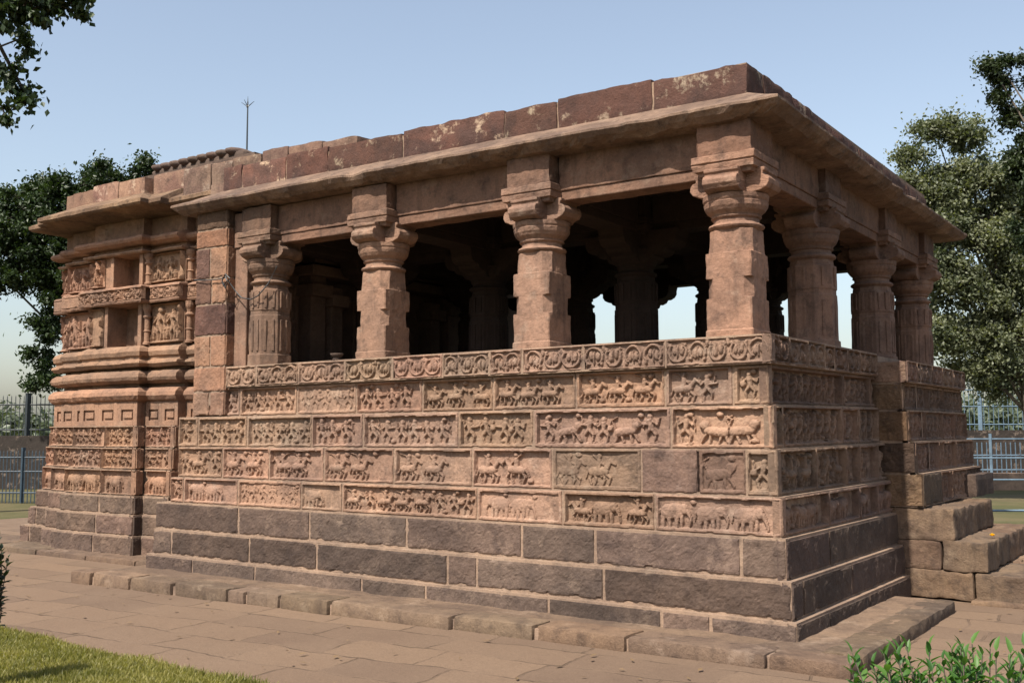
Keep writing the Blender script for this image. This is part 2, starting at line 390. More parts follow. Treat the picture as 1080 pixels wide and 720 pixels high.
# ================================================================== SETTING
def ground_mat():
    mt, n, l, p = newmat('dry_earth_and_grass')
    g = n.new('ShaderNodeNewGeometry').outputs['Position']
    a = nz(n, l, g, .35, 5, .6); b = nz(n, l, g, 6, 6, .7); c3 = nz(n, l, g, 60, 3, .7)
    c = mixc(n, l, ramp(n, l, a, .4, .6), (.07, .065, .03), (.12, .092, .052)); c = mixc(n, l, ramp(n, l, b, .5, .75, 0, .7), c, (.13, .10, .06))
    c = mixc(n, l, ramp(n, l, c3, .3, .7, 0, .5), c, (.05, .06, .02))
    l.new(c, p.inputs['Base Color']); p.inputs['Roughness'].default_value = .95; p.inputs['Specular IOR Level'].default_value = .1
    return mt
mb = MB(); mb.add([(-700, -400, -.012), (700, -400, -.012), (700, 1200, -.012), (-700, 1200, -.012)], [[0, 1, 2, 3]])
tag(mb.build('ground', ground_mat()), 'dry grassy ground stretching away around the stone temple', kind='structure')

def pave_mat():
    mt, n, l, p = newmat('worn_paving_slabs')
    g = n.new('ShaderNodeNewGeometry').outputs['Position']
    wob = nz(n, l, g, 1.6, 3, .6)
    wv = n.new('ShaderNodeVectorMath'); wv.operation = 'ADD'; l.new(g, wv.inputs[0])
    cm = n.new('ShaderNodeCombineXYZ'); l.new(ramp(n, l, wob, .2, .8, -.07, .07), cm.inputs[0]); l.new(ramp(n, l, wob, .2, .8, .06, -.06), cm.inputs[1]); l.new(cm.outputs[0], wv.inputs[1])
    mp = n.new('ShaderNodeMapping'); mp.inputs['Rotation'].default_value = (0, 0, R(-4)); mp.inputs['Scale'].default_value = (1, 1, 0); l.new(wv.outputs[0], mp.inputs[0])
    br = n.new('ShaderNodeTexBrick'); br.inputs['Scale'].default_value = 1.0; br.inputs['Brick Width'].default_value = .82; br.inputs['Row Height'].default_value = .47
    br.inputs['Mortar Size'].default_value = .014; br.inputs['Mortar Smooth'].default_value = .6; br.inputs['Bias'].default_value = 0; br.offset = .43; br.squash = 1.35; br.squash_frequency = 3
    br.inputs['Color1'].default_value = (.165, .108, .070, 1); br.inputs['Color2'].default_value = (.095, .062, .044, 1); br.inputs['Mortar'].default_value = (.12, .08, .055, 1)
    l.new(mp.outputs[0], br.inputs['Vector'])
    a = nz(n, l, g, .9, 5, .65); b = nz(n, l, g, 9, 6, .7); f = nz(n, l, g, 70, 4, .7); jn = nz(n, l, g, 2.3, 4, .6)
    base = mixc(n, l, .35, br.outputs['Color'], (.135, .09, .06))
    c = mixc(n, l, ramp(n, l, a, .35, .65, 0, .5), base, (.155, .106, .072)); c = mixc(n, l, ramp(n, l, b, .5, .75, 0, .5), c, (.12, .08, .055))
    mj = n.new('ShaderNodeMath'); mj.operation = 'MULTIPLY'; l.new(br.outputs['Fac'], mj.inputs[0]); l.new(ramp(n, l, jn, .40, .60), mj.inputs[1])
    c = mixc(n, l, mj.outputs[0], c, (.09, .06, .04))
    v = n.new('ShaderNodeMath'); v.operation = 'MULTIPLY_ADD'; l.new(f, v.inputs[0]); v.inputs[1].default_value = .8; v.inputs[2].default_value = .6
    c = mixc(n, l, 1.0, c, v.outputs[0], 'MULTIPLY')
    l.new(c, p.inputs['Base Color']); p.inputs['Roughness'].default_value = .88; p.inputs['Specular IOR Level'].default_value = .25
    hh = n.new('ShaderNodeMath'); hh.operation = 'SUBTRACT'; l.new(ramp(n, l, b, 0, 1, 0, .6), hh.inputs[0]); l.new(mj.outputs[0], hh.inputs[1])
    bp = n.new('ShaderNodeBump'); bp.inputs['Distance'].default_value = .016; bp.inputs['Strength'].default_value = .8; l.new(hh.outputs[0], bp.inputs['Height'])
    b2 = n.new('ShaderNodeBump'); b2.inputs['Distance'].default_value = .006; b2.inputs['Strength'].default_value = .7; l.new(f, b2.inputs['Height']); l.new(bp.outputs[0], b2.inputs['Normal']); l.new(b2.outputs[0], p.inputs['Normal'])
    return mt
# paving round the temple, gently uneven
gx, gy = np.meshgrid(np.linspace(-16, 9, 180), np.linspace(-3.6, 9, 130), indexing='ij')
gz = .004+.010*fbm(gx, gy, 0*gx, 1.1, 3, 3)
gz = np.where(gy > 7.5, gz-.01, gz)
mb = MB(); mb.grid(np.stack([gx, gy, gz], -1))
tag(mb.build('pavement', pave_mat(), smooth=True), 'worn reddish brown stone slab pavement around the temple', kind='structure')

# lawn (blades over a low turf base) in front of the pavement
def lawn_edge(x): return -3.0-.035*(x+5.5)+.02*np.sin(x*2.1)+.02*np.sin(x*5.3+1)
mb = MB(); gx, gy = np.meshgrid(np.linspace(-16, 9, 260), np.linspace(0, 1, 40), indexing='ij')
ye = lawn_edge(gx)+.03*fbm(gx, 0*gx, 0*gx, 9, 4, 2); yy = ye-gy*9.0
zz = .004+.032*np.clip((ye-yy)/.12, 0, 1)+.012*fbm(gx, yy, 0*gx, 2, 2, 2)
mb.grid(np.stack([gx, yy, zz], -1), flip=True)
tag(mb.build('lawn', ground_mat(), smooth=True), 'mown lawn bordering the paved walk', kind='structure')
rs = np.random.RandomState(3)
def blades(n, xr, yr, hgt, name, label, zb=.026, edge=True):
    x = rs.uniform(*xr, n); y = rs.uniform(*yr, n)
    if edge:
        k = y < lawn_edge(x)+.02*rs.randn(n)+.015; x, y = x[k], y[k]; n = len(x)
    hh = hgt*rs.uniform(.45, 1.25, n)*(1+.35*fbm(x, y, 0*x, 3, 7, 2)); a = rs.uniform(0, 2*np.pi, n); wd = rs.uniform(.0022, .0045, n)
    lean = rs.uniform(.2, .9, n)*hh; b = rs.uniform(0, 2*np.pi, n)
    z = np.full(n, zb)
    P0 = np.stack([x-np.cos(a)*wd, y-np.sin(a)*wd, z-.01], -1); P1 = np.stack([x+np.cos(a)*wd, y+np.sin(a)*wd, z-.01], -1)
    mx = x+np.cos(b)*lean*.4; my = y+np.sin(b)*lean*.4
    P2 = np.stack([mx+np.cos(a)*wd*.7, my+np.sin(a)*wd*.7, z+hh*.6], -1); P3 = np.stack([mx-np.cos(a)*wd*.7, my-np.sin(a)*wd*.7, z+hh*.6], -1)
    P4 = np.stack([x+np.cos(b)*lean, y+np.sin(b)*lean, z+hh], -1)
    V = np.stack([P0, P1, P2, P3, P4], 1).reshape(-1, 3); i = np.arange(n)[:, None]*5
    F = np.concatenate([i+np.array([[0, 1, 2, 3]])]).tolist() + (i+np.array([[3, 2, 4]])).tolist()
    t = np.clip(.5+.35*rs.randn(n)+.5*fbm(x, y, 0*x, 4, 17, 2), 0, 1)
    mb = MB(); mb.add(V, F, np.repeat(t, 5)); return tag(mb.build(name, M['grass']), label, 'grass', kind='stuff')
blades(120000, (-6.6, -1.6), (-4.7, -2.8), .045, 'grass', 'short yellow green lawn grass in front of the paved walk')

# ================================================================== TEMPLE
T = empty('stone_temple'); tag(T, 'ruined pinkish sandstone temple with carved frieze plinth, open pillared hall and shrine', 'temple')

G = {  # course: z0, z1, outward offset
 'd3': (.0, .223, .234), 'd2': (.223, .505, .183), 'd1': (.505, .808, .128), 'c5': (.808, 1.109, .085), 'c4': (1.109, 1.465, .040),
 'c3': (1.465, 1.803, -.002), 'c2': (1.803, 2.119, -.048), 'c1': (2.119, 2.350, .0)}
JL = {
 'c1': [-6.27, -5.78, -5.13, -4.47, -3.84, -3.21, -2.67, -2.31, -1.68, -.90, 0],
 'c2': [-6.87, -6.08, -5.19, -4.35, -3.49, -2.66, -1.78, -.93, -.34, -.048],
 'c3': [-7.06, -6.71, -5.9, -4.92, -4.21, -3.02, -2.19, -.86, -.002],
 'c4': [-7.0, -6.24, -5.5, -4.7, -3.77, -2.83, -1.97, -1.11, -.21, .04],
 'c5': [-7.06, -6.83, -5.93, -4.97, -4.4, -2.74, -1.84, -.97, .085],
 'd1': [-7.26, -5.86, -4.8, -3.53, -2.23, -1.5, -.23, .128],
 'd2': [-7.22, -6.89, -5.62, -4.64, -3.0, -2.67, -1.39, .183],
 'd3': [-7.27, -6.46, -5.47, -3.99, -3.21, -1.89, -.85, -.44, .234]}
KL = {  # kind, keep (carving left), tint extra
 'c1': [('vine', 1)]*10,
 'c2': [('w', 1), ('w', .9), ('w', .35), ('w', 1), ('h', 1), ('h', 1), ('h', .8), ('hw', 1), ('w', .9)],
 'c3': [('w', 1), ('w', 1), ('w', 1), ('w', 1), ('w', 1), ('w', 1), ('wlw', .95), ('wlw', 1)],
 'c4': [('wh', .9), ('h', .7), ('h', 1), ('h', .6), ('h', .8), ('h', .95), ('h', .3), ('G', .3), ('w', 1)],
 'c5': [('w', .9), ('e', .9), ('w', .15), ('e', .6), ('hw', .9), ('e', .4), ('he', 1), ('ee', .55)]}
JR = {
 'c1': [0, .41, .84, 1.3, 1.56, 1.95, 2.33, 2.9], 'c2': [.048, 1.9, 2.77, 2.97], 'c3': [.002, .24, 1.72, 2.2, 2.88],
 'c4': [-.04, .85, 1.66, 2.06, 2.64, 3.1], 'c5': [-.085, 1.02, 1.87, 2.44, 3.05], 'd1': [-.128, .86, 3.05], 'd2': [-.183, .05, 1.26, 2.95], 'd3': [-.234, .49, 1.56, 2.95]}
FAR = 6.45
seed = 100
rg = random.Random(5)
for nm, (z0, z1, g) in G.items():
    dark = nm[0] == 'd'
    # core of the course: its face is the pointing between the stones
    core = MB(); L0 = JL[nm][0]; ci = .011 if dark else .064
    core.add(warp(np.array([(x, y, z) for z in (z0-.001, z1-.0005) for (x, y) in ((L0+.012, -g+ci), (g-ci, -g+ci), (g-ci, FAR), (L0+.012, FAR))])),
             [[3, 2, 1, 0], [4, 5, 6, 7], [0, 1, 5, 4], [1, 2, 6, 5], [2, 3, 7, 6], [3, 0, 4, 7]])
    if not dark:
        pointing(core, (0, -g, 1, 0, 0, -1), JL[nm][:-1]+[g], z0, z1); pointing(core, (g, 0, 0, 1, 1, 0), [-g]+JR[nm][1:], z0, z1)
    name = 'plinth_course' if dark else ('parapet' if nm == 'c1' else 'frieze_course')
    co = core.build(name, M['mortar'] if dark else M['mortar'], T)
    mat = M['dark'] if dark else M['sand']
    faceL = (0, -g, 1, 0, 0, -1); faceR = (g, 0, 0, 1, 1, 0)
    grp = MB()
    for i in range(len(JL[nm])-1):
        seed += 1; a, b = JL[nm][i], JL[nm][i+1]
        tt = tn(rg, .26, .025) if dark else tn(rg, .17, .07)
        if dark:
            z0_ = z0+rg.uniform(0, .012); plate(grp, faceL, a, b, z0_, z1-rg.uniform(0, .01), res=.016, seed=seed, tint=tt*(1.0), gap=.008, rough=.0045)
        else:
            k, keep = KL[nm][i]; mbp = MB(); mt_ = M['sand']
            if k == 'G':
                plate(mbp, faceL, a, a+.50, z0, z1, 'plain', .010, seed, np.array([.60, .60, .66]), rough=.004)
                plate(mbp, faceL, a+.50, b, z0, z1, 'l', .009, seed+1, np.array([.68, .66, .68]), keep=.5); 
            else:
                plate(mbp, faceL, a, b, z0, z1, k, .0072 if a > -4.6 else .0095, seed, tt, keep=keep, frame=.019 if k == 'vine' else .030)
            # return of the corner stones is covered by the right face
            mbp.build('vine_panel' if nm == 'c1' else 'figure_panel', mt_, co, smooth=False)
    for i in range(len(JR[nm])-1):
        seed += 1; a, b = JR[nm][i], JR[nm][i+1]
        a2 = -g if i == 0 else a
        if b-a2 < .02: continue
        tt = tn(rg, .14, .04)*(np.array([.72, .74, .76]) if not dark else .9)  # right face tinted darker, part of its shade put into the colour
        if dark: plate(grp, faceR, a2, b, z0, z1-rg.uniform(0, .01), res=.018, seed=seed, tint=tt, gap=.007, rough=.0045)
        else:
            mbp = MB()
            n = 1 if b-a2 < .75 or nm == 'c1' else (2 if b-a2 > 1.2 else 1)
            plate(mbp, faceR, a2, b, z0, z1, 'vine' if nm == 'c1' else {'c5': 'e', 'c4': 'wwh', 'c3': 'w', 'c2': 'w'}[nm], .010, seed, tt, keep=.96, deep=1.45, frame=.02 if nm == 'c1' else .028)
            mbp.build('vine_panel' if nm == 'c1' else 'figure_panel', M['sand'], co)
    if dark: grp.build('hewn_block_facing', M['dark'], co)

# ---- porch projecting from the right face
PX = {'c1': (2.05, 2.275, .265), 'c2': (1.775, 2.05, .215), 'c3': (1.475, 1.775, .262), 'c4': (1.175, 1.475, .322), 'c5': (.865, 1.175, .382), 'd1': (.0, .865, .12)}
PY0, PY1 = 2.93, 5.62
for nm, (z0, z1, xo) in PX.items():
    y0 = PY0-(.0 if nm in ('c1', 'c2') else .02)
    core = MB(); core.box(-.3, xo-.064, y0+.013, PY1-.012, z0, z1-.0005); pointing(core, (xo, 0, 0, 1, 1, 0), [y0, 3.5, PY1], z0, z1)
    co = core.build('porch_course', M['mortar'], T)
    mbp = MB(); seed += 1
    fs = (0, y0, 1, 0, 0, -1)
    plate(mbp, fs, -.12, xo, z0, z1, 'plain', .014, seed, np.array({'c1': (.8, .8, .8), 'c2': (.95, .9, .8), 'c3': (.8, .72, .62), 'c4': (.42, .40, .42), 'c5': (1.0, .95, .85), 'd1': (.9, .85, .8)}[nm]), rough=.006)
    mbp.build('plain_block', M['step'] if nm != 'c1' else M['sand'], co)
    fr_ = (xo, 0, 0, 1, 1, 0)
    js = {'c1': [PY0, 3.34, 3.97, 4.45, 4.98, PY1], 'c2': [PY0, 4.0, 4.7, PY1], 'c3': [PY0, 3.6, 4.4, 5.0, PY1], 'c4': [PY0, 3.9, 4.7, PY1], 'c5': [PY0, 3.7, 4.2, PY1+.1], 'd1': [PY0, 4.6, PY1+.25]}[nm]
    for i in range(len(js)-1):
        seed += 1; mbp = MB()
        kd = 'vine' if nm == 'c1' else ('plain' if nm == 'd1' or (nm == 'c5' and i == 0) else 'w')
        plate(mbp, fr_, js[i], js[i+1], z0, z1, kd, .013, seed, tn(rg, .12)*np.array([.62, .63, .66]), frame=.02)  # porch side gets the right face's shade in its tint too
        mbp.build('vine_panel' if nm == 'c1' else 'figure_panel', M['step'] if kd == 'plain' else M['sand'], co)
# a dark block standing at the far end of the porch
mbp = MB(); mbp.stonebox(.30, .48, 4.9, 5.9, .86, 1.10, .8, seed=8); mbp.build('plain_block', M['dark'], T)

# ---- steps up to the porch
es = empty('entrance_stair', (0, 0, 0), T)
def stepmesh(blocks, label=None):
    mb = MB()
    for k, b in enumerate(blocks): mb.stonebox(*b, tint=tn(rg, .14), rnd=.018, amp=.022, res=.02, seed=40+k, octv=4)
    return mb.build('stair_tread', M['step'], es, smooth=True)
stepmesh([(.05, .645, 2.93, 4.0, .56, .855), (.12, .635, 4.01, 4.88, .565, .845)])
stepmesh([(.08, .52, 2.93, 4.1, .285, .56), (.53, .935, 2.92, 4.05, .285, .565), (.5, .93, 4.06, 5.3, .28, .56), (1.0, 1.02, 4.2, 4.25, .28, .3)])
stepmesh([(.10, .80, 2.92, 4.2, .02, .285), (.815, 1.55, 2.91, 4.1, .02, .275), (.8, 1.5, 4.12, 5.6, .01, .28)])
stepmesh([(.78, 1.75, 2.80, 3.4, -.02, .045), (1.76, 2.6, 2.9, 5.8, -.02, .05)])

# ---- kerb platform at the foot of the hall
kb = MB(); KJ = [-7.45, -7.09, -6.47, -5.82, -5.04, -4.8, -4.36, -3.75, -2.42, -1.64, -.85, .21, .775]
def ky(x): return -.775-.26*min(1, -min(x, 0)/7.2)
for i in range(len(KJ)-1):
    a, b = KJ[i]+.006, KJ[i+1]-.006
    y = ky((a+b)/2)+rg.uniform(-.012, .012)
    kb.stonebox(a, b, y, y+.30+rg.uniform(-.02, .03), -.03, .108+rg.uniform(-.008, .006), tint=tn(rg, .14), rnd=.026, amp=.009, res=.03, seed=60+i)
ys = [-.5, .45, 1.35, 2.32]
for i in range(3):
    kb.stonebox(.48, .77+rg.uniform(-.01, .01), ys[i]+.006, ys[i+1]-.006, -.03, .108, tint=tn(rg, .12)*np.array([.9, .9, .9]), rnd=.025, amp=.015, res=.03, seed=80+i)
k_ = kb.build('kerb_edging', M['kerb'], T, smooth=True)
kp = MB(); kp.prism([(-7.40, ky(-7.4)+.022), (0, ky(0)+.022), (.72, -.752), (.72, -.5), (-7.40, -.6)], -.02, .088); kp.box(.5, .755, -.7, 2.29, -.02, .085); kp.build('kerb_pointing', M['mortar'], T)
kf = MB(); gx, gy = np.meshgrid(np.linspace(-7.44, .6, 200), np.linspace(0, 1, 14), indexing='ij')
y0g = np.array([[ky(x)+.15 for x in r_] for r_ in gx]); yy = y0g+(-.12-y0g)*gy
kf.grid(np.stack([gx, yy, .094+.014*fbm(gx, yy, 0*gx, 5, 6, 3)+.03*np.clip(gy-.75, 0, 1)], -1), 1.0)
gx, gy = np.meshgrid(np.linspace(.1, .62, 20), np.linspace(-.2, 2.31, 70), indexing='ij')
kf.grid(np.stack([gx, gy, .098+.012*fbm(gx, gy, 0*gx, 5, 6, 3)], -1), np.array([1.2, 1.2, 1.2]))
kf.build('kerb_infill', M['kerb'], T, smooth=True)
# ledge slab along the foot of the shrine
sb = MB(); xs = [-13.0, -11.4, -10.2, -9.1, -8.1, -7.3]
for i in range(5): sb.stonebox(xs[i]+.005, xs[i+1]-.005, .20+.02*i*.3, 1.2, -.03, .052, tint=tn(rg, .1), rnd=.02, amp=.012, res=.05, seed=90+i)
sb.build('shrine_ledge', M['kerb'], T, smooth=True)

# ------------------------------------------------------------------ columns
tex = bpy.data.textures.new('weathering', 'CLOUDS'); tex.noise_scale = .11; tex.noise_depth = 4
tex2 = bpy.data.textures.new('chipping', 'VORONOI'); tex2.noise_scale = .16; tex2.noise_intensity = 1.0
def roughen(o, lv, st):
    m_ = o.modifiers.new('subdivide', 'SUBSURF'); m_.subdivision_type = 'SIMPLE'; m_.levels = m_.render_levels = lv
    d_ = o.modifiers.new('weather', 'DISPLACE'); d_.texture = tex; d_.texture_coords = 'GLOBAL'; d_.strength = st; d_.mid_level = .5
    return o
def sq(cx, cy, z, hw, ch):
    c = min(ch, hw*.58579)
    p = [(hw, -hw+c), (hw, hw-c), (hw-c, hw), (-hw+c, hw), (-hw, hw-c), (-hw, -hw+c), (-hw+c, -hw), (hw-c, -hw)]
    return [(cx+x, cy+y, z) for x, y in p]
def circ(cx, cy, z, r, n=28): return [(cx+r*math.cos(2*math.pi*k/n), cy+r*math.sin(2*math.pi*k/n), z) for k in range(n)]
def dens(rings, step=.05):
    out = [rings[0]]
    for a, b in zip(rings, rings[1:]):
        dz = abs(b[0][2]-a[0][2]); n = max(1, int(dz/step))
        for k in range(1, n+1):
            t = k/n; out.append([tuple(a[i][q]*(1-t)+b[i][q]*t for q in range(3)) for i in range(len(a))])
    return out
ZP = 2.35
def column(cx, cy, kind, mat=None, dz=0.0, half=False, mcap=None, tint=1.0):
    mat = mat or M['sandp']; mcap = mcap or mat
    z = ZP+dz
    shaft = MB()
    if kind == 'square':
        H = .192
        r_ = [sq(cx, cy, z-.05, H+.008, .012), sq(cx, cy, z+.045, H+.008, .012), sq(cx, cy, z+.052, H, .012), sq(cx, cy, z+.30, H, .012), sq(cx, cy, z+.304, H, .062), sq(cx, cy, z+.46, H-.002, .062),
              sq(cx, cy, z+.464, H, .012), sq(cx, cy, z+.665, H, .012), sq(cx, cy, z+.669, H-.004, .062), sq(cx, cy, z+.855, H-.010, .07)]
        shaft.loft(r_, tint)
    else:
        H = .215
        def oct_(zz, r): return [(cx+r*math.cos(R(22.5+45*k)), cy+r*math.sin(R(22.5+45*k)), zz) for k in range(8)]
        prof = [(-.05, .250), (.09, .250), (.095, .232), (.52, .230), (.525, .222), (.57, .222), (.575, .230), (.80, .226), (.805, .205), (.855, .200)]
        shaft.loft([oct_(z+a, b) for a, b in prof], tint)
        for k in range(8):       # slender raised fillets cut on each face
            a = R(45*k); d = .230*math.cos(R(22.5))
            for off in ((-.042, .042) if kind == 'fluted' else (0,)):
                for (za, zb) in ((.13, .47), (.60, .78)):
                    px, py = cx+math.cos(a)*(d+.002)-math.sin(a)*off, cy+math.sin(a)*(d+.002)+math.cos(a)*off
                    tx, ty, nx, ny = -math.sin(a)*.013, math.cos(a)*.013, math.cos(a)*.010, math.sin(a)*.010
                    V = [(px+s*tx+q*nx, py+s*ty+q*ny, z+zz) for zz in (za, zb) for s, q in ((-1, -.6), (1, -.6), (1, 1), (-1, 1))]
                    shaft.add(V, [[3, 2, 1, 0], [4, 5, 6, 7], [0, 1, 5, 4], [1, 2, 6, 5], [2, 3, 7, 6], [3, 0, 4, 7]], tint)
    out = not mat.name.startswith('smoke')
    c = shaft.build('column', mat, T, bevel=.006)
    if out: roughen(c, 4 if kind == 'square' else 2, .016)
    cap = MB(); pr_ = [(.850, .185), (.862, .200), (.872, .218), (.885, .226), (.898, .218), (.908, .200), (.914, .186), (.945, .184), (.955, .200), (.965, .205), (.972, .196), (.985, .205),
                       (1.01, .232), (1.04, .250), (1.075, .258), (1.082, .252), (1.10, .262), (1.135, .266), (1.14, .20)]
    cap.loft([circ(cx, cy, z+a, b) for a, b in pr_], tint)
    co_ = cap.build('capital', mcap, c, smooth=False)
    if out: roughen(co_, 1, .018)
    # cross bracket with rounded arms, then the stepped block that meets the beams
    br = MB()
    for ax in (0, 1):
        P = [(-.10, 1.125), (.10, 1.125)]
        P += [(.25, 1.14), (.31, 1.165), (.335, 1.20), (.335, 1.235), (.315, 1.262), (.285, 1.268), (.285, 1.29), (.30, 1.30), (.30, 1.325)]
        P += [(-x, y) for x, y in P[::-1][:-2]]
        wd = .145
        if mat.name.startswith('smoke'):
            P = [(-.10, .99), (.10, .99), (.20, 1.0), (.255, 1.03), (.27, 1.07), (.31, 1.065), (.37, 1.09), (.395, 1.13), (.44, 1.13), (.50, 1.16), (.53, 1.205), (.53, 1.25), (.55, 1.325)]; P += [(-x, y) for x, y in P[::-1][:-2]]
        V = []
        for s in (-1, 1):
            for (a, b) in P:
                V.append((cx+a, cy+s*wd, z+b) if ax == 0 else (cx+s*wd, cy+a, z+b))
        n = len(P); F = [list(range(n)), list(range(2*n-1, n-1, -1))]+[[i, n+i, n+(i+1) % n, (i+1) % n] for i in range(n)]
        if ax == 1: F = [f[::-1] for f in F]
        br.add(V, F, tint)
    bk = br.build('bracket', mcap, c, bevel=.006)
    if out: roughen(bk, 3, .022)
    ab = MB(); 
    td = np.asarray(tint)*np.array([.66, .63, .62])  # upper block: stain and the eave's shade both in the tint
    ab.loft([sq(cx, cy, z+1.29, .222, .004), sq(cx, cy, z+1.322, .232, .004), sq(cx, cy, z+1.326, .256, .004), sq(cx, cy, z+1.372, .266, .004), sq(cx, cy, z+1.376, .256, .004), sq(cx, cy, z+1.386, .256, .004), sq(cx, cy, z+1.39, .268, .004), sq(cx, cy, z+1.445, .268, .004), sq(cx, cy, z+1.455, .232, .004)], tint)
    ab.loft([sq(cx, cy, z+1.44, .230, .004), sq(cx, cy, z+1.715, .230, .004)], td)
    abo = ab.build('abacus_block', mcap, c, bevel=.007)
    if out: roughen(abo, 4, .026)
    return c
CX = [-.36, -2.24, -4.16, -5.86]; CY = [.235, 2.05, 4.05, 5.78]
column(CX[0], CY[0], 'square', tint=np.array([1.05, 1.0, .97]))
column(CX[1], CY[0], 'square', tint=np.array([.98, .98, .98]))
column(CX[2], CY[0], 'square', tint=np.array([.97, .97, .95]))
column(CX[3]+.02, CY[0]+.02, 'fluted', tint=np.array([.78, .80, .78]))
for j in (1, 2, 3): column(CX[0], CY[j], 'fluted' if j > 1 else 'oct', tint=np.array([.78, .78, .80]), dz=[0, 0, -.03, -.05][j])  # right columns tinted darker to carry the shade of their side
for i in (1, 2, 3):
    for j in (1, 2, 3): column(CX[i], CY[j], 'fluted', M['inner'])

# beams
def beam(x0, x1, y0, y1, mat, z0=3.655, z1=4.068, tint=1.0):
    mb = MB(); mb.box(x0, x1, y0, y1, z0+.09, z1, tint)
    if x1-x0 > y1-y0: mb.box(x0, x1, y0+.014, y1-.014, z0, z0+.09, tint)
    else: mb.box(x0+.014, x1-.014, y0, y1, z0, z0+.09, tint)
    o = mb.build('beam', mat, T, bevel=.008)
    if not mat.name.startswith('smoke'): roughen(o, 4, .022)
for j, y in enumerate(CY):
    for i in range(3):
        a, b = CX[i+1]+.247, CX[i]-.247
        beam(a, b, y-.10, y+.17, M['sandp'] if j == 0 else M['inner'], tint=np.array([.70, .66, .64]))  # stain plus the eave's shade put into the beam tint
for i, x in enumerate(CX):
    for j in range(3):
        beam(x-.17, x+.17, CY[j]+.247, CY[j+1]-.247, M['sandp'] if i == 0 else M['inner'], tint=np.array([.66, .63, .62]), z0=3.655-.02*j*(i == 0))  # same shade-carrying tint on the cross beams
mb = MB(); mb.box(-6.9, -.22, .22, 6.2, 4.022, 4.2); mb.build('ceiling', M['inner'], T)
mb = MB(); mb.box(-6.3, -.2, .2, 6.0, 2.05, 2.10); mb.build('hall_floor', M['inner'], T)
# upright stones of the parapet seen from inside: none; far parapet rails
mb = MB(); mb.box(-6.5, -.1, 6.0, 6.42, 2.1, 2.36); mb.box(-6.5, 0, 6.05, 6.43, 0, 2.1); mb.build('rear_parapet', M['sandp'], T)

# ------------------------------------------------------------------ eave
def eave_profile():
    """(inward distance, height) going round the section"""
    return None
OX0, OX1, OY0, OY1 = -7.09, .158, -.158, 6.60
def ring_at(ins, z, n=260, amp=.012, sd=0, insl=None):
    pts = []
    x0, x1, y0, y1 = OX0+(ins if insl is None else insl), OX1-ins, OY0+ins, OY1-ins
    per = [((x0, y0), (x1, y0), 150), ((x1, y0), (x1, y1), 110), ((x1, y1), (x0, y1), 30), ((x0, y1), (x0, y0), 20)]
    for (a, b, k) in per:
        for i in range(k):
            t = i/k; x = a[0]+(b[0]-a[0])*t; y = a[1]+(b[1]-a[1])*t
            pts.append([x, y, z])
    P = np.array(pts)
    d = amp*fbm(P[:, 0], P[:, 1], P[:, 2], 3.5, 51+sd, 3)+amp*.7*fbm(P[:, 0], P[:, 1], P[:, 2], 14, 61+sd, 2)
    # chips broken out of the lip
    ch = np.maximum(0, fbm(P[:, 0]*1.0, P[:, 1]*1.0, 0*P[:, 0], 1.9, 77, 3)-.28)*.16*(amp > .01)
    P[:, 1] += np.where(np.arange(len(P)) < 150, np.abs(d)+ch, 0); P[:, 0] -= np.where((np.arange(len(P)) >= 150) & (np.arange(len(P)) < 260), np.abs(d)+ch, 0)
    P[:, 2] += d*.6
    P = warp(P)
    return [tuple(p) for p in P]
ev = MB()
ev.loft([ring_at(.50, 4.03, amp=.002), ring_at(.30, 4.045, amp=.006), ring_at(.16, 4.052, amp=.012, sd=1), ring_at(.09, 4.06, amp=.03, sd=2), ring_at(.035, 4.095, amp=.030, sd=2), ring_at(0, 4.13, amp=.016, sd=3), ring_at(0, 4.150, amp=.016, sd=3),
         ring_at(.012, 4.158, amp=.016, sd=3), ring_at(.16, 4.225, amp=.01, sd=4), ring_at(.42, 4.355, amp=.004, sd=5)], np.array([1., 1., 1.]))
ev.build('eave', M['eave'], T)
# roof slab and roof parapet
rp = MB(); rp.box(-6.9, -.26, .26, 6.2, 4.36, 4.50); rp.build('roof_slab', M['roofpale'], T)
co = MB(); co.box(-6.62, -.25, .249, .60, 4.34, 4.60); co.box(-.6, -.2495, .262, 6.15, 4.34, 4.598)
rpo = co.build('roof_parapet', M['mortar'], T)
gm = MB(); gp = MB()
JT = [-6.66, -6.33, -5.62, -4.97, -3.92, -2.66, -2.07, -1.10, -.24]
for i in range(len(JT)-1):
    seed += 1; a, b = JT[i], JT[i+1]
    top = 4.622-(.02 if i % 2 else 0)+(.0 if i > 2 else .0)
    t_ = tn(rg, .14, .05)*(1.0 if i not in (1,) else np.array([1.5, 1.5, 1.45]))
    gm.stonebox(a+.006, b-.006, .236, .60, 4.33, top, tint=t_, rnd=.014, amp=.018, res=.028, seed=120+i)
JT2 = [.26, 1.3, 2.2, 3.3, 4.2, 5.2, 6.2]
for i in range(len(JT2)-1):
    gm.stonebox(-.60, -.236, JT2[i]+(.345 if i == 0 else .006), JT2[i+1]-.006, 4.33, 4.615-rg.uniform(0, .03), tint=tn(rg, .12), rnd=.016, amp=.018, res=.035, seed=140+i)
gm.build('parapet_blocks', M['maroon'], rpo, smooth=True)
# upper row of paler stones set back at the shrine end
gp = MB(); JU = [-7.9, -7.35, -6.95, -6.45, -6.0, -5.45, -4.9]
for i in range(len(JU)-1):
    gp.stonebox(JU[i]+.006, JU[i+1]-.006, .62, 1.05, 4.42, [4.86, 4.84, 4.86, 4.88, 4.86, 4.83][i], tint=tn(rg, .14)*np.array([.85, .8, .8]), rnd=.02, amp=.016, res=.04, seed=150+i)
gp.build('parapet_blocks', M['roofpale'], rpo, smooth=True)

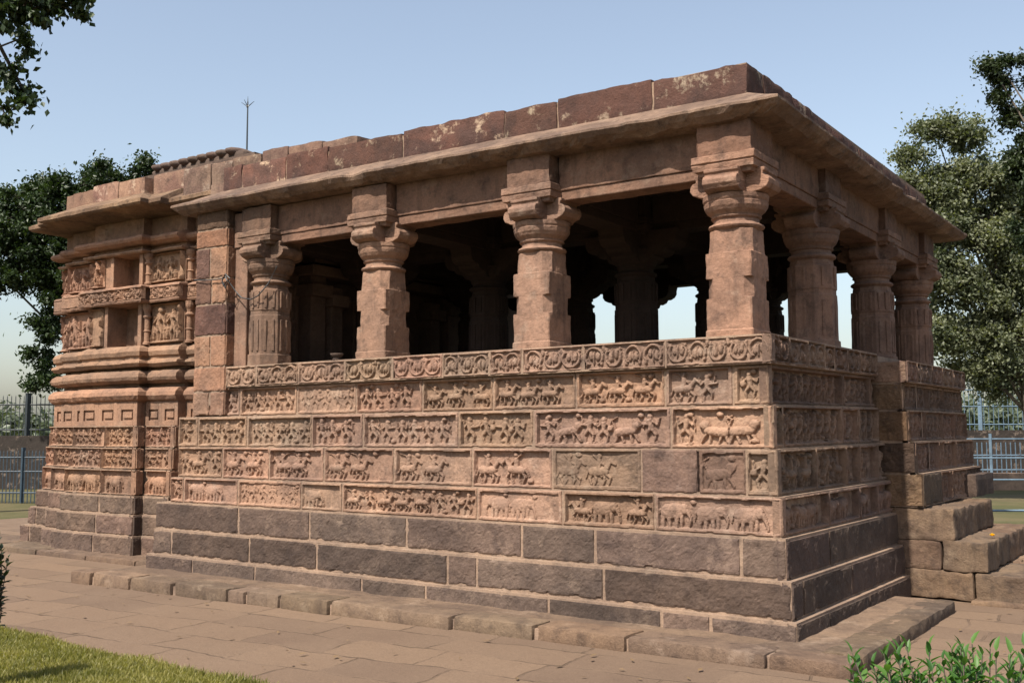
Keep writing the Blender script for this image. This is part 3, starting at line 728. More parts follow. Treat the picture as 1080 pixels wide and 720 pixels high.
# ------------------------------------------------------------------ pier between hall and shrine
pc = MB(); pc.box(-6.80, -6.29, .012, .52, 1.9, 4.06)
po = pc.build('pier', M['mortar'], T)
pb = MB(); rows = [1.81, 2.08, 2.36, 2.70, 3.04, 3.32, 3.66, 3.86, 4.065]
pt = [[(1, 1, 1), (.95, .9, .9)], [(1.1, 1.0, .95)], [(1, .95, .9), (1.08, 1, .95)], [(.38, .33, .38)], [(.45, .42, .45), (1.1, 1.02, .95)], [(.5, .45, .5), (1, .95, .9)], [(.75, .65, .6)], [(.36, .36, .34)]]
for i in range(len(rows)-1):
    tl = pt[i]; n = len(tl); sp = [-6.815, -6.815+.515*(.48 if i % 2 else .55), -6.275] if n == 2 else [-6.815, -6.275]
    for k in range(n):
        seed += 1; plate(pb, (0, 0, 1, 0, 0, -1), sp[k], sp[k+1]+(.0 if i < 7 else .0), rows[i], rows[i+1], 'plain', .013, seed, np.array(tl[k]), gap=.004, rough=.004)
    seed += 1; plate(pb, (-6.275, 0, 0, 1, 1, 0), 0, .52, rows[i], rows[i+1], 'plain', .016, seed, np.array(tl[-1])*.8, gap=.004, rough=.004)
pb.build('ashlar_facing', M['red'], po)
pb = MB(); pb.box(-6.29, -5.98, .10, .5, 3.66, 4.05, .8); pb.box(-6.285, -6.08, .12, .5, 2.3, 3.66, .8); pb.build('side_jamb', M['sandp'], po, bevel=.01)

# ------------------------------------------------------------------ shrine
MID = -9.45
def plan(t, right=-6.75):
    eav = right == -6.9
    hc = .90-1.2*t; hf = 1.33-.2*t; ho = float(np.interp(t, [-.5, 0, .1, .3, .5], [2.5, 2.1, 1.74, 1.62, 1.5]))-(.46 if eav and t < .1 else 0); y0 = .5+t
    yb = 5.9-t
    return [(MID-ho, yb), (MID-ho, y0+.26), (MID-hf, y0+.26), (MID-hf, y0+.13), (MID-hc, y0+.13), (MID-hc, y0), (MID+hc, y0), (MID+hc, y0+.13), (MID+hf, y0+.13), (MID+hf, y0+.26), (right, y0+.26), (right, yb)]
def ringp(t, z, right=-6.75): return [(x, y, z) for x, y in plan(t, right)]
def facets(t, right=-6.8):
    p = plan(t, right)
    return [((p[1][0], p[2][0]), p[1][1]), ((p[3][0], p[4][0]), p[3][1]), ((p[5][0], p[6][0]), p[5][1]), ((p[7][0], p[8][0]), p[7][1]), ((p[9][0], right), p[9][1])]
WARP = False
def returns(mbx, t, z0, z1, mat_t, seed):
    p = plan(t)
    for (q0, q1) in ((6, 7), (8, 9)):
        x = p[q0][0]; plate(mbx, (x, 0, 0, 1, 1, 0), p[q0][1], p[q1][1]+.01, z0, z1, 'plain', .02, seed, mat_t)
lev = [('d', .0, .30, 0.0), ('d', .30, .56, .04), ('d', .56, .795, .07), ('e', .80, 1.125, .10), ('h', 1.13, 1.405, .13), ('w', 1.41, 1.69, .16)]
for (k, z0, z1, t) in lev:
    core = MB(); ci = .012 if k == 'd' else .064; core.loft([ringp(t+ci, z0), ringp(t+ci, z1)])
    if k != 'd':
        for (a, b), y in facets(t): pointing(core, (0, y, 1, 0, 0, -1), [a, b], z0, z1)
    co = core.build('shrine_course', M['mortar'], T)
    g2 = MB()
    for fi, ((a, b), y) in enumerate(facets(t)):
        n = 2 if (b-a) > 1.1 else 1
        if k == 'd' and b-a > .55: n = 2
        xs = [a+(b-a)*q/n+(rg.uniform(-.12, .12) if 0 < q < n else 0) for q in range(n+1)]
        for q in range(n):
            seed += 1; tt = tn(rg, .14)
            if k == 'd': plate(g2, (0, y, 1, 0, 0, -1), xs[q], xs[q+1], z0, z1-.004, 'plain', .02, seed, tt*np.array([1.25, 1.2, 1.15]), gap=.009, rough=.007)
            else:
                mbp = MB(); plate(mbp, (0, y, 1, 0, 0, -1), xs[q], xs[q+1], z0, z1, {'e': 'e', 'h': 'w', 'w': 'w'}[k], .013, seed, tt, frame=.016, deep=1.25)
                mbp.build('figure_panel', M['red'], co)
    returns(g2, t, z0, z1, .9, seed)
    g2.build('block_facing', M['dark'] if k == 'd' else M['red'], co)
# plain band with sunken rectangles
core = MB(); core.loft([ringp(.24, 1.69), ringp(.24, 2.0)]); co = core.build('recessed_band', M['red'], T)
g2 = MB()
for fi, ((a, b), y) in enumerate(facets(.225)):
    n = max(1, round((b-a)/.42))
    for q in range(n):
        xa = a+(b-a)*q/n; xb = a+(b-a)*(q+1)/n; w_ = (xb-xa)
        g2.box(xa, xa+w_*.2, y-.012, y+.06, 1.69, 2.0); g2.box(xb-w_*.2, xb, y-.012, y+.06, 1.69, 2.0)
        g2.box(xa+w_*.2, xb-w_*.2, y-.014, y+.06, 1.69, 1.755); g2.box(xa+w_*.2, xb-w_*.2, y-.014, y+.06, 1.90, 2.0)
        g2.box(xa+w_*.28, xb-w_*.28, y-.006, y+.06, 1.79, 1.87)
g2.build('band_relief', M['red'], co, bevel=.004)
# base mouldings
SEG = [2, 8, 2, 12, 2, 26, 2, 8, 2, 14, 2, 2]
def dense_ring(t, z, right, amp, sd):
    p = plan(t, right); out = []
    for i in range(12):
        a, b = p[i], p[(i+1) % 12]
        for q in range(SEG[i]): out.append((a[0]+(b[0]-a[0])*q/SEG[i], a[1]+(b[1]-a[1])*q/SEG[i], z))
    P = np.array(out); n1 = fbm(P[:, 0], P[:, 1], P[:, 2], 5, sd, 3); n2 = fbm(P[:, 0], P[:, 1], P[:, 2], 5, sd+20, 3)
    chip = .05*np.maximum(0, fbm(P[:, 0], P[:, 1], P[:, 2], 3.2, sd+40, 2)-.35)
    # open vertical joints between the moulded stones
    jt = np.zeros(len(P))
    for jx in (-10.55, -9.95, -9.42, -8.95, -8.3, -7.6): jt = np.maximum(jt, np.clip(1-np.abs(P[:, 0]-jx-.13*((sd*7) % 5-2))/.03, 0, 1))
    P[:, 1] += np.abs(n1)*amp*1.6+chip+.012*jt; P[:, 2] += n2*amp
    return [tuple(q) for q in P]
def moulding(name, prof, mat=M['red'], bev=.006, right=-6.75):
    mb = MB(); sd = int(prof[0][1]*100)
    mb.loft([dense_ring(t, z, right, .011, sd) for t, z in prof], tn(rg, .12)); return mb.build(name, mat, T)
moulding('moulding', [(.30, 1.99), (.22, 2.0), (.17, 2.03), (.14, 2.08), (.15, 2.13), (.20, 2.18), (.30, 2.20)])
moulding('moulding', [(.32, 2.20), (.32, 2.235), (.24, 2.24), (.17, 2.28), (.155, 2.32), (.17, 2.37), (.23, 2.41), (.33, 2.42)])
moulding('moulding', [(.33, 2.42), (.33, 2.45), (.20, 2.455), (.16, 2.50), (.17, 2.53), (.22, 2.55), (.22, 2.58), (.19, 2.60), (.175, 2.655), (.20, 2.70), (.27, 2.74), (.3, 2.745)])
# wall shaft: core behind, then facet slabs; the central facet is opened for two niches
core = MB(); p = plan(.30)
pp = [p[0], p[1], p[2], p[3], p[4], (p[4][0], p[5][1]+.36), (p[7][0], p[5][1]+.36), p[7], p[8], p[9], p[10], p[11]]
core.loft([[(x, y, 2.74) for x, y in pp], [(x, y, 4.5) for x, y in pp]]); wl = core.build('shrine_wall', M['red'], T)
cf = facets(.30)[2]; (ca, cb), cyy = cf
for (z0, z1, xn0, xn1) in ((2.74, 3.30, -9.60, -8.985), (3.55, 3.97, -9.50, -8.985)):
    nb = MB()
    nb.box(ca, xn0-.04, cyy, cyy+.36, z0, z1, 1.0)
    nb.box(xn0-.07, xn0, cyy-.03, cyy+.3, z0, z1, 1.08)
    nb.build('niche_jamb', M['red'], wl, bevel=.008); nb = MB(); nb.box(xn1, cb, cyy+.002, cyy+.36, z0, z1, 1.0); nb.build('niche_jamb', M['red'], wl, bevel=.008)
    nb = MB(); nb.stonebox(xn0-.02, xn1+.02, cyy+.27, cyy+.40, z0, z1+.01, tint=.75, amp=.015); nb.stonebox(xn0+.24, xn1-.05, cyy+.20, cyy+.38, z0, z0+(z1-z0)*.55, tint=.8, rnd=.1, amp=.03); nb.build('niche_back', M['red'], wl, smooth=True)  # niche back tinted down to deepen the recess's shade
nb = MB(); nb.box(ca, cb, cyy+.001, cyy+.36, 3.30, 3.55); nb.box(ca, cb, cyy+.001, cyy+.36, 3.97, 4.5); nb.build('niche_lintel', M['red'], wl)
# carved ledge between the two tiers, cornices
moulding('ledge_band', [(.30, 3.29), (.18, 3.30), (.17, 3.32), (.17, 3.335), (.225, 3.336), (.225, 3.492), (.17, 3.493), (.17, 3.51), (.20, 3.53), (.30, 3.54)])
led = MB()
for fi, ((a, b), y) in enumerate(facets(.165)):
    seed += 1
    plate(led, (0, y, 1, 0, 0, -1), a, b, 3.333, 3.495, 'vine' if fi >= 2 else 'plain', .012, seed, 1.0, frame=.012)
led.build('ledge_carving', M['red'], wl)
moulding('cornice', [(.30, 3.96), (.22, 3.965), (.20, 3.985), (.20, 4.0), (.26, 4.02), (.30, 4.03)])
moulding('cornice', [(.30, 4.06), (.20, 4.07), (.13, 4.10), (.11, 4.13), (.13, 4.165), (.22, 4.20), (.30, 4.22)])
# figure panels on the flanks, colonettes in the angles
for (z0, z1) in ((2.76, 3.28), (3.56, 3.95)):
    F_ = facets(.30)
    for (a, b, y, k) in ((F_[0][0][0], F_[0][0][1], F_[0][1], 'd'), (F_[1][0][0], F_[1][0][1]-.0, F_[1][1], 'd'), (ca, -9.70, cyy, 'd'), (F_[3][0][0]+.08, F_[3][0][1], F_[3][1], 'd'), (F_[4][0][0]+.04, -7.2, F_[4][1], 'd')):
        seed += 1; mbp = MB()
        plate(mbp, (0, y-.085, 1, 0, 0, -1), a+.01, b-.01, z0, z1, k, .011, seed, tn(rg, .1)*1.02, frame=.012, deep=1.7)
        mbp.build('figure_panel', M['red'], wl)
    for (x, y) in ((cb+.055, cyy+.06), (F_[3][0][1]+.03, F_[3][1]+.05)):
        cm_ = MB(); Hh = z1-z0+.02
        pr_ = [(0, .052), (.06, .052), (.07, .038), (.30, .038), (.33, .05), (.36, .036), (.62, .036), (.68, .058), (.74, .040), (.80, .046), (.86, .062), (.9, .066), (1, .066)]
        cm_.loft([circ(x, y, z0-.01+a*Hh, b, 12) for a, b in pr_]); cm_.build('colonette', M['red'], wl, bevel=.003)
# shrine eave: sloping slabs following the stepped plan
ev = MB(); ev.loft([dense_ring(a, b, -6.9, .012, 300) for a, b in ((.28, 4.44), (.02, 4.45), (-.17, 4.475), (-.20, 4.50), (-.20, 4.545), (.18, 4.74), (.3, 4.76))], np.array([1.0, .95, .82]))
ev.build('shrine_eave', M['eave'], T)
mb = MB(); mb.loft([ringp(.36, 4.5, -6.9), ringp(.36, 5.0, -6.9)]); sp_ = mb.build('shrine_parapet', M['mortar'], T)
sbm = MB()
for fi, ((a, b), y) in enumerate(facets(.27, -7.0)):
    n = max(1, round((b-a)/.5)); 
    for q in range(n):
        xa = a+(b-a)*q/n; xb = a+(b-a)*(q+1)/n
        sbm.stonebox(xa+.004, xb-.004, y, y+.4, 4.72, 5.045-(.02*fi if fi < 3 else 0)+.02*rg.uniform(-1, 1), tint=tn(rg, .15)*np.array([1.1, 1.0, .95]), rnd=.014, amp=.012, res=.05, seed=170+fi*3+q)
sbm.build('parapet_blocks', M['roofpale'], sp_, smooth=True)
# low scalloped tier crowning the shrine
rf = MB(); rf.prism([(-9.9, 1.35), (-7.4, 1.35), (-7.4, 5.0), (-9.9, 5.0)], 5.0, 5.22)
rfo = rf.build('roof_tier', M['dark'], T)
sc_ = MB(); sc_.stonebox(-9.72, -7.75, 1.46, 4.8, 5.15, 5.36, tint=.9, rnd=.10, amp=.02, res=.06, seed=300)
pth = [(-9.80, 2.1, 5.24), (-9.79, 1.86, 5.27), (-9.72, 1.64, 5.31)]+[(x, 1.50, 5.345) for x in np.arange(-9.55, -7.8, .195)]
for i, (x, y, z) in enumerate(pth):
    rings = []
    for q in range(9):
        a_ = -math.pi/2+math.pi*q/8; cc, sn_ = math.cos(a_), math.sin(a_)
        rings.append([(x+.095*cc*math.cos(b_), y+.30*cc*math.sin(b_)+.16, z+.075*sn_) for b_ in [2*math.pi*k/14 for k in range(14)]])
    sc_.loft(rings, tn(rg, .12)*1.25)
sc_.build('scalloped_rim', M['dark'], rfo, smooth=True)
WARP = True

# interior: wall and doorway of the inner sanctum, seen through the left bay
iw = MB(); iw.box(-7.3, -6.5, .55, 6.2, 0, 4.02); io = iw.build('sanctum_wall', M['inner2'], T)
dj = MB()
for y0, y1, z1 in ((1.3, 1.55, 3.5), (1.65, 1.85, 3.4), (2.35, 2.5, 3.4), (4.0, 4.3, 3.5), (3.6, 3.8, 3.4)):
    dj.box(-6.5, -6.28, y0, y1, 2.1, z1); dj.box(-6.5, -6.22, y0-.04, y1+.04, 2.1, 2.45); dj.box(-6.5, -6.2, y0-.05, y1+.05, z1-.25, z1-.1)
dj.box(-6.5, -6.15, 1.2, 4.4, 3.5, 3.62); dj.box(-6.5, -6.22, 1.3, 4.3, 3.66, 3.8)
dj.build('doorframe', M['inner2'], io, bevel=.01)
fp = MB(); plate(fp, (-6.46, 0, 0, 1, 1, 0), .6, 1.25, 2.4, 3.4, 'd', .014, 991, 1.0, deep=1.6); plate(fp, (-6.46, 0, 0, 1, 1, 0), 1.9, 2.3, 2.4, 3.3, 'd', .014, 992, 1.0, deep=1.6); fp.build('figure_panel', M['inner2'], io)

# ================================================================== LOOSE THINGS
# lightning rod on the roof
mb = MB(); mb.tube([(-8.30, 2.0, 5.2), (-8.30, 2.0, 6.22)], [.014, .009], 8)
rod = mb.build('lightning_rod', M['iron']); tag(rod, 'thin dark lightning rod with a spiked tip standing on the shrine roof', 'lightning rod')
mb = MB(); mb.tube([(-8.30, 2.0, 6.15), (-8.30, 2.0, 6.30)], [.01, .002], 6)
for a in (0, 90, 180, 270): mb.tube([(-8.30, 2.0, 6.15), (-8.30+.10*math.cos(R(a+20)), 2.0+.10*math.sin(R(a+20)), 6.22)], [.007, .003], 5)
mb.add(*[(lambda S: (S, [[0, 1, 2], [0, 2, 3], [0, 3, 1], [4, 2, 1], [4, 3, 2], [4, 1, 3]]))([(-8.3, 2, 6.19), (-8.275, 2, 6.15), (-8.31, 2.022, 6.15), (-8.31, 1.978, 6.15), (-8.3, 2, 6.11)])][0])
mb.build('spike_tip', M['iron'], rod)
# cable looped on the pier
mb = MB(); mb.tube([(-6.81, -.02, 3.33), (-6.6, -.035, 3.31), (-6.4, -.03, 3.30), (-6.26, -.03, 3.31)], .006, 5)
mb.tube([(-6.26, -.03, 3.33), (-6.22, -.04, 3.27), (-6.27, -.045, 3.22), (-6.31, -.035, 3.28), (-6.25, -.04, 3.35), (-6.19, -.03, 3.30), (-6.24, -.05, 3.19), (-6.28, -.04, 3.25)], .009, 5)
mb.tube([(-6.22, -.02, 3.27), (-6.14, .02, 3.15), (-6.02, .0, 3.07), (-5.86, -.01, 3.04), (-5.75, -.01, 3.07), (-5.66, .05, 3.2), (-5.6, .12, 3.4)], .007, 5)
tag(mb.build('electric_cable', M['cable']), 'black cable strung along the pier and knotted at its corner', 'cable')
# small bowl on the parapet
mb = MB(); prof = [(0.0, .04), (.015, .045), (.03, .03), (.045, .055), (.07, .072), (.072, .064), (.055, .04), (.05, .005)]
mb.loft([circ(-4.62, .05, 2.328+a, b, 16) for a, b in prof]); tag(mb.build('stone_bowl', M['dark'], smooth=True), 'small round stone bowl on the parapet beside the third pillar', 'bowl')
# marigold on the stair
mb = MB(); rs2 = random.Random(2)
for k in range(70):
    a = rs2.uniform(0, 6.28); e = rs2.uniform(.1, 1.5); r = .022
    c0 = Vector((.875, 3.48, .578)); d = Vector((math.cos(a)*math.cos(e), math.sin(a)*math.cos(e), math.sin(e))); s_ = d.cross(Vector((0, 0, 1))).normalized()*.007
    mb.add([c0+d*.004-s_*.4, c0+d*r-s_, c0+d*(r+.006), c0+d*r+s_, c0+d*.004+s_*.4], [[0, 1, 2, 3, 4]])
fm = simple('marigold_petals', (.85, .55, .02), .6, 0, .1); tag(mb.build('marigold', fm), 'yellow marigold flower head lying on the stair block', 'flower')

# ------------------------------------------------------------------ foliage
def leaves(mb, C, n, size, rs, clump=None, droop=.3, asp=.55, fold=.25):
    """n leaf-shaped faces around clump centres C (k,3) with radius clump"""
    k = len(C); idx = rs.randint(0, k, n)
    d = rs.randn(n, 3); d /= np.linalg.norm(d, axis=1, keepdims=True)
    rr = clump[idx][:, None]*np.abs(rs.randn(n, 1)*.55+.25)
    P = C[idx]+d*rr*np.array([1, 1, .75])
    ax = rs.randn(n, 3); ax[:, 2] -= droop; ax /= np.linalg.norm(ax, axis=1, keepdims=True)
    nrm = rs.randn(n, 3)+np.array([0, 0, 1.0]); sd_ = np.cross(ax, nrm); sd_ /= np.linalg.norm(sd_, axis=1, keepdims=True)+1e-9
    up_ = np.cross(sd_, ax)
    s = size*rs.uniform(.6, 1.25, (n, 1))
    A = P-ax*s*.5; B = P+sd_*s*asp*.5+up_*s*.08-ax*s*.05; D = P-sd_*s*asp*.5+up_*s*.08-ax*s*.05; E = P+ax*s*.55
    V = np.stack([A, B, E, D], 1).reshape(-1, 3); F = (np.arange(n)[:, None]*4+np.array([[0, 1, 2, 3]]))
    t = np.clip(rs.rand(n)*.7+(rs.rand(k)[idx]-.5)*.7+.15, 0, 1)
    mb.add(V, F, np.repeat(t, 4))
def clumps(lobes, per, rs, rad):
    C = []; Rr = []
    for (x, y, z, rx, ry, rz) in lobes:
        n = max(3, int(per*rx*rz))
        d = rs.randn(n, 3); d /= np.linalg.norm(d, axis=1, keepdims=True); q = rs.uniform(.02, 1.25, (n, 1))**.5
        C.append(np.array([x, y, z])+d*q*np.array([rx, ry, rz])); Rr.append(rad*rs.uniform(.5, 1.3, n))
    return np.concatenate(C), np.concatenate(Rr)
def tree(name, label, base, top, lobes, per, rad, nleaf, size, mat, trunk_r, seed, group=None, cat='tree', droop=.3, twigs=1.0, asp=.55):
    rs = np.random.RandomState(seed); rg_ = random.Random(seed)
    e = empty(name, base); tag(e, label, cat, group)
    b = Vector(base)
    tk = MB(); tp = Vector(top); pts = [Vector((0, 0, -.1))+b]
    for k in range(1, 6): pts.append(b.lerp(tp, k/5)+Vector((rg_.uniform(-.1, .1), rg_.uniform(-.1, .1), 0))*trunk_r*4)
    tk.tube(pts, [trunk_r*(1.25-.5*i/5) for i in range(6)], 10)
    C, Rr = clumps(lobes, per, rs, rad)
    for (x, y, z, rx, ry, rz) in lobes:
        c = Vector((x, y, z)); s0 = pts[rg_.randint(3, 5)]; mid = s0.lerp(c, .5)+Vector((rg_.uniform(-.3, .3), rg_.uniform(-.3, .3), .2))*rx*.4
        r0 = trunk_r*.26; tk.tube([s0, mid, c], [r0, r0*.65, r0*.35], 7)
        near = [i for i in range(len(C)) if abs(C[i][0]-x) <= rx and abs(C[i][1]-y) <= ry and abs(C[i][2]-z) <= rz]
        for i in near:
            if rg_.random() < twigs:
                a = Vector(C[i]); m_ = c.lerp(a, .5)+Vector((rg_.uniform(-1, 1), rg_.uniform(-1, 1), rg_.uniform(0, 1)))*rad*.3
                tk.tube([c, m_, a], [r0*.28, r0*.16, r0*.05], 4)
    for vv in tk.v: vv -= np.array(base)
    tk.build('trunk', M['bark'], e, smooth=True)
    cr = MB(); leaves(cr, C, nleaf, size, rs, Rr, droop, asp)
    for vv in cr.v: vv -= np.array(base)
    cr.build('crown', mat, e)
    return e
# dark tree behind the shrine on the left
tree('shade_tree', 'dark leafy tree rising behind the left corner of the shrine', (-22.3, 10.6, 0), (-22.6, 9.6, 4.6),
     [(-23.23, 7.77, 7.71, 0.97, 0.97, 0.71), (-22.38, 8.33, 8.08, 0.89, 0.89, 0.46), (-21.52, 8.88, 8.39, 0.81, 0.81, 0.36), (-20.93, 9.27, 8.59, 0.41, 0.41, 0.36), (-24.01, 7.33, 6.82, 0.91, 0.91, 0.76), (-23.18, 7.92, 6.69, 1.07, 1.07, 0.76), (-22.21, 8.53, 7.2, 1.02, 1.02, 0.71), (-23.84, 7.54, 5.94, 1.02, 1.02, 0.56), (-22.92, 8.21, 5.55, 0.71, 0.71, 0.51), (-23.29, 8.07, 4.42, 0.56, 0.56, 0.41), (-23.48, 8.03, 3.66, 0.36, 0.36, 0.3), (-23.15, 8.31, 3.15, 0.36, 0.36, 0.36), (-23.48, 8.12, 2.77, 0.2, 0.2, 0.2), (-24.95, 6.68, 6.83, 1.02, 1.02, 1.02), (-22.06, 8.76, 6.06, 1.02, 1.02, 1.02)],
     44, .34, 110000, .12, M['leafdark'], .18, 11, 'trees around the temple')
# right: olive tree and a darker taller one
tree('shade_tree', 'broad olive green tree beside the right end of the temple', (-.95, 18.7, 0), (-1.0, 18.5, 3.2),
     [(-2.49, 17.16, 8.52, 0.52, 0.52, 0.26), (-2.06, 17.48, 8.31, 0.57, 0.57, 0.3), (-2.94, 16.92, 7.87, 0.35, 0.35, 0.22), (-2.92, 17.0, 7.22, 0.48, 0.48, 0.35), (-2.29, 17.44, 7.22, 0.74, 0.74, 0.48), (-1.56, 17.92, 7.44, 0.74, 0.74, 0.48), (-1.06, 18.33, 6.78, 0.65, 0.65, 0.57), (-2.6, 17.31, 6.35, 0.7, 0.7, 0.48), (-1.8, 17.88, 6.24, 0.78, 0.78, 0.61), (-1.04, 18.49, 5.48, 0.74, 0.74, 0.65), (-2.4, 17.58, 5.16, 0.74, 0.74, 0.61), (-1.61, 18.17, 4.72, 0.74, 0.74, 0.65), (-2.46, 17.66, 3.97, 0.65, 0.65, 0.57), (-1.76, 18.19, 3.53, 0.74, 0.74, 0.48), (-1.12, 18.6, 3.86, 0.74, 0.74, 0.57), (-1.97, 18.11, 2.95, 0.57, 0.57, 0.26), (-1.35, 18.54, 2.88, 0.57, 0.57, 0.3), (-0.71, 18.77, 4.94, 0.65, 0.65, 1.31), (-0.51, 18.68, 7.11, 0.65, 0.65, 1.09), (-1.63, 18.37, 2.66, 0.3, 0.3, 0.3)],
     80, .38, 200000, .088, M['leafolive'], .15, 23, 'trees around the temple', asp=.62)
tree('shade_tree', 'tall dark tree reaching in at the upper right corner', (1.6, 14.6, 0), (1.3, 14.6, 5.0),
     [(-0.39, 13.75, 8.36, 0.4, 0.4, 0.16), (-0.64, 13.55, 8.58, 0.22, 0.22, 0.11), (-0.14, 13.89, 8.69, 0.33, 0.33, 0.15), (-0.47, 13.73, 7.96, 0.25, 0.25, 0.11), (-0.24, 13.93, 7.64, 0.4, 0.4, 0.18), (-0.12, 14.07, 7.09, 0.4, 0.4, 0.4), (-0.09, 14.19, 6.19, 0.44, 0.44, 0.54), (-0.16, 14.23, 5.29, 0.4, 0.4, 0.47), (0.31, 14.25, 8.18, 0.54, 0.54, 0.73), (0.31, 14.41, 6.73, 0.54, 0.54, 0.91), (-0.25, 14.04, 6.55, 0.22, 0.22, 0.22)],
     70, .24, 52000, .085, M['leafshade'], .14, 31, 'trees around the temple')
# overhanging branches of a tree standing out of frame on the left
_k = 1.8
EXTRA = [(-6.56, -2.37, 5.0, .17, .14, .11), (-6.49, -2.31, 4.87, .16, .14, .09), (-6.65, -2.40, 4.64, .12, .12, .11), (-6.46, -2.28, 4.75, .12, .12, .06)]
tree('shade_tree', 'pointed leaf tree whose dark branches hang into the upper left corner', (-19.0, .3, 0), (-17.0, 1.0, 12.5),
     [tuple([CAM[0]+(x-CAM[0])*_k, CAM[1]+(y-CAM[1])*_k, CAM[2]+(z-CAM[2])*_k, a*_k, b*_k, c*_k]) for (x, y, z, a, b, c) in
      [(-6.85, -2.68, 5.62, .38, .35, .25), (-6.45, -2.42, 5.62, .33, .3, .22), (-6.18, -2.22, 5.78, .30, .25, .14), (-6.0, -2.1, 5.63, .16, .16, .10), (-6.42, -2.4, 5.33, .14, .14, .13), (-6.95, -2.7, 4.95, .22, .2, .22),
      (-7.05, -2.8, 4.66, .16, .16, .22), (-7.4, -3.2, 5.8, .6, .5, .4), (-7.6, -3.3, 5.2, .5, .5, .4), (-6.3, -2.3, 6.15, .6, .4, .2), (-7.1, -2.8, 5.3, .3, .3, .3), (-6.65, -2.5, 5.75, .5, .4, .22), (-6.35, -2.3, 5.72, .4, .3, .16), (-6.98, -2.7, 5.0, .2, .2, .25)]+EXTRA],
     60, .24, 15000, .13, M['leafdark'], .16, 41, 'trees around the temple', droop=1.3, asp=.7, twigs=.5)

# near shrubs
def shrub(label, cx, cy, zt, spread, nst, leaf, seed, mat='leafshrub', zvar=.07, f0=.5, nl=(12, 18), lw=.17):
    rg_ = random.Random(seed); e = empty('shrub', (cx, cy, 0)); tag(e, label, 'shrub')
    st = MB(); lf = MB()
    for k in range(nst):
        a = rg_.uniform(-spread[0], spread[0]); b = rg_.uniform(-spread[1], spread[1]); t = zt+rg_.uniform(-zvar*1.6, zvar)
        p0 = Vector((a*.5, b*.5, 0)); p1 = Vector((a, b, t)); mid = p0.lerp(p1, .55)+Vector((rg_.uniform(-.03, .03), rg_.uniform(-.03, .03), 0))
        st.tube([p0, mid, p1], [.006, .004, .0022], 5, .6)
        n = rg_.randint(*nl)
        for q in range(n):
            f = f0+(1-f0)*q/(n-1); c = mid.lerp(p1, (f-.5)*2) if f > .5 else p0.lerp(mid, f*2)
            an = q*2.4+rg_.uniform(-.4, .4); el = .25+.95*(q/(n-1))**2+rg_.uniform(-.2, .2)
            d = Vector((math.cos(an)*math.cos(el), math.sin(an)*math.cos(el), math.sin(el))); s = d.cross(Vector((0, 0, 1)))
            s = s.normalized() if s.length > .01 else Vector((1, 0, 0)); u_ = s.cross(d); L = leaf*rg_.uniform(.65, 1.15)*(1.0 if q < n-3 else .7); W_ = L*lw
            curl = -.16*L
            V = [c, c+d*L*.3+s*W_+u_*W_*.5, c+d*L*.3, c+d*L*.3-s*W_+u_*W_*.5, c+d*L*.68+s*W_*.85+u_*(W_*.4+curl*.3), c+d*L*.68+u_*curl*.3, c+d*L*.68-s*W_*.85+u_*(W_*.4+curl*.3), c+d*L+u_*curl]
            lf.add(V, [[0, 2, 1], [0, 3, 2], [1, 2, 5, 4], [2, 3, 6, 5], [4, 5, 7], [5, 6, 7]], rg_.uniform(0, 1))
    st.build('stem', M['bark'], e); lf.build('foliage', M[mat], e, smooth=True)
    return e
shrub('glossy bright green shrub at the bottom right, by the kerb corner', 1.93, -3.16, .69, (.40, .16), 54, .085, 3)
shrub('dark green shrub edge at the left border beside the lawn', -3.55, -4.13, .90, (.13, .10), 46, .06, 9, mat='leafshade', zvar=.12, f0=.5, nl=(18, 26), lw=.27)

mbl = MB(); rl = np.random.RandomState(5)
for q in range(150):
    x, y = rl.uniform(-9, 3.2), rl.uniform(-2.9, -1.0)
    if rl.rand() < .25: x, y = rl.uniform(.9, 3.2), rl.uniform(-1, 2.7)
    a = rl.uniform(0, 6.28); L_ = rl.uniform(.012, .042); c_, s_ = math.cos(a)*L_, math.sin(a)*L_; z = .02
    mbl.add([(x-c_, y-s_, z), (x-s_*.4, y+c_*.4, z+.006), (x+c_, y+s_, z+.012*rl.rand()), (x+s_*.4, y-c_*.4, z+.004)], [[0, 3, 2, 1]], rl.rand())
tag(mbl.build('leaf_litter', simple('dry_leaf', (.12, .075, .035), .8, 0, .5, 3)), 'scattered dry leaf bits on the pavement', 'leaves', kind='stuff')
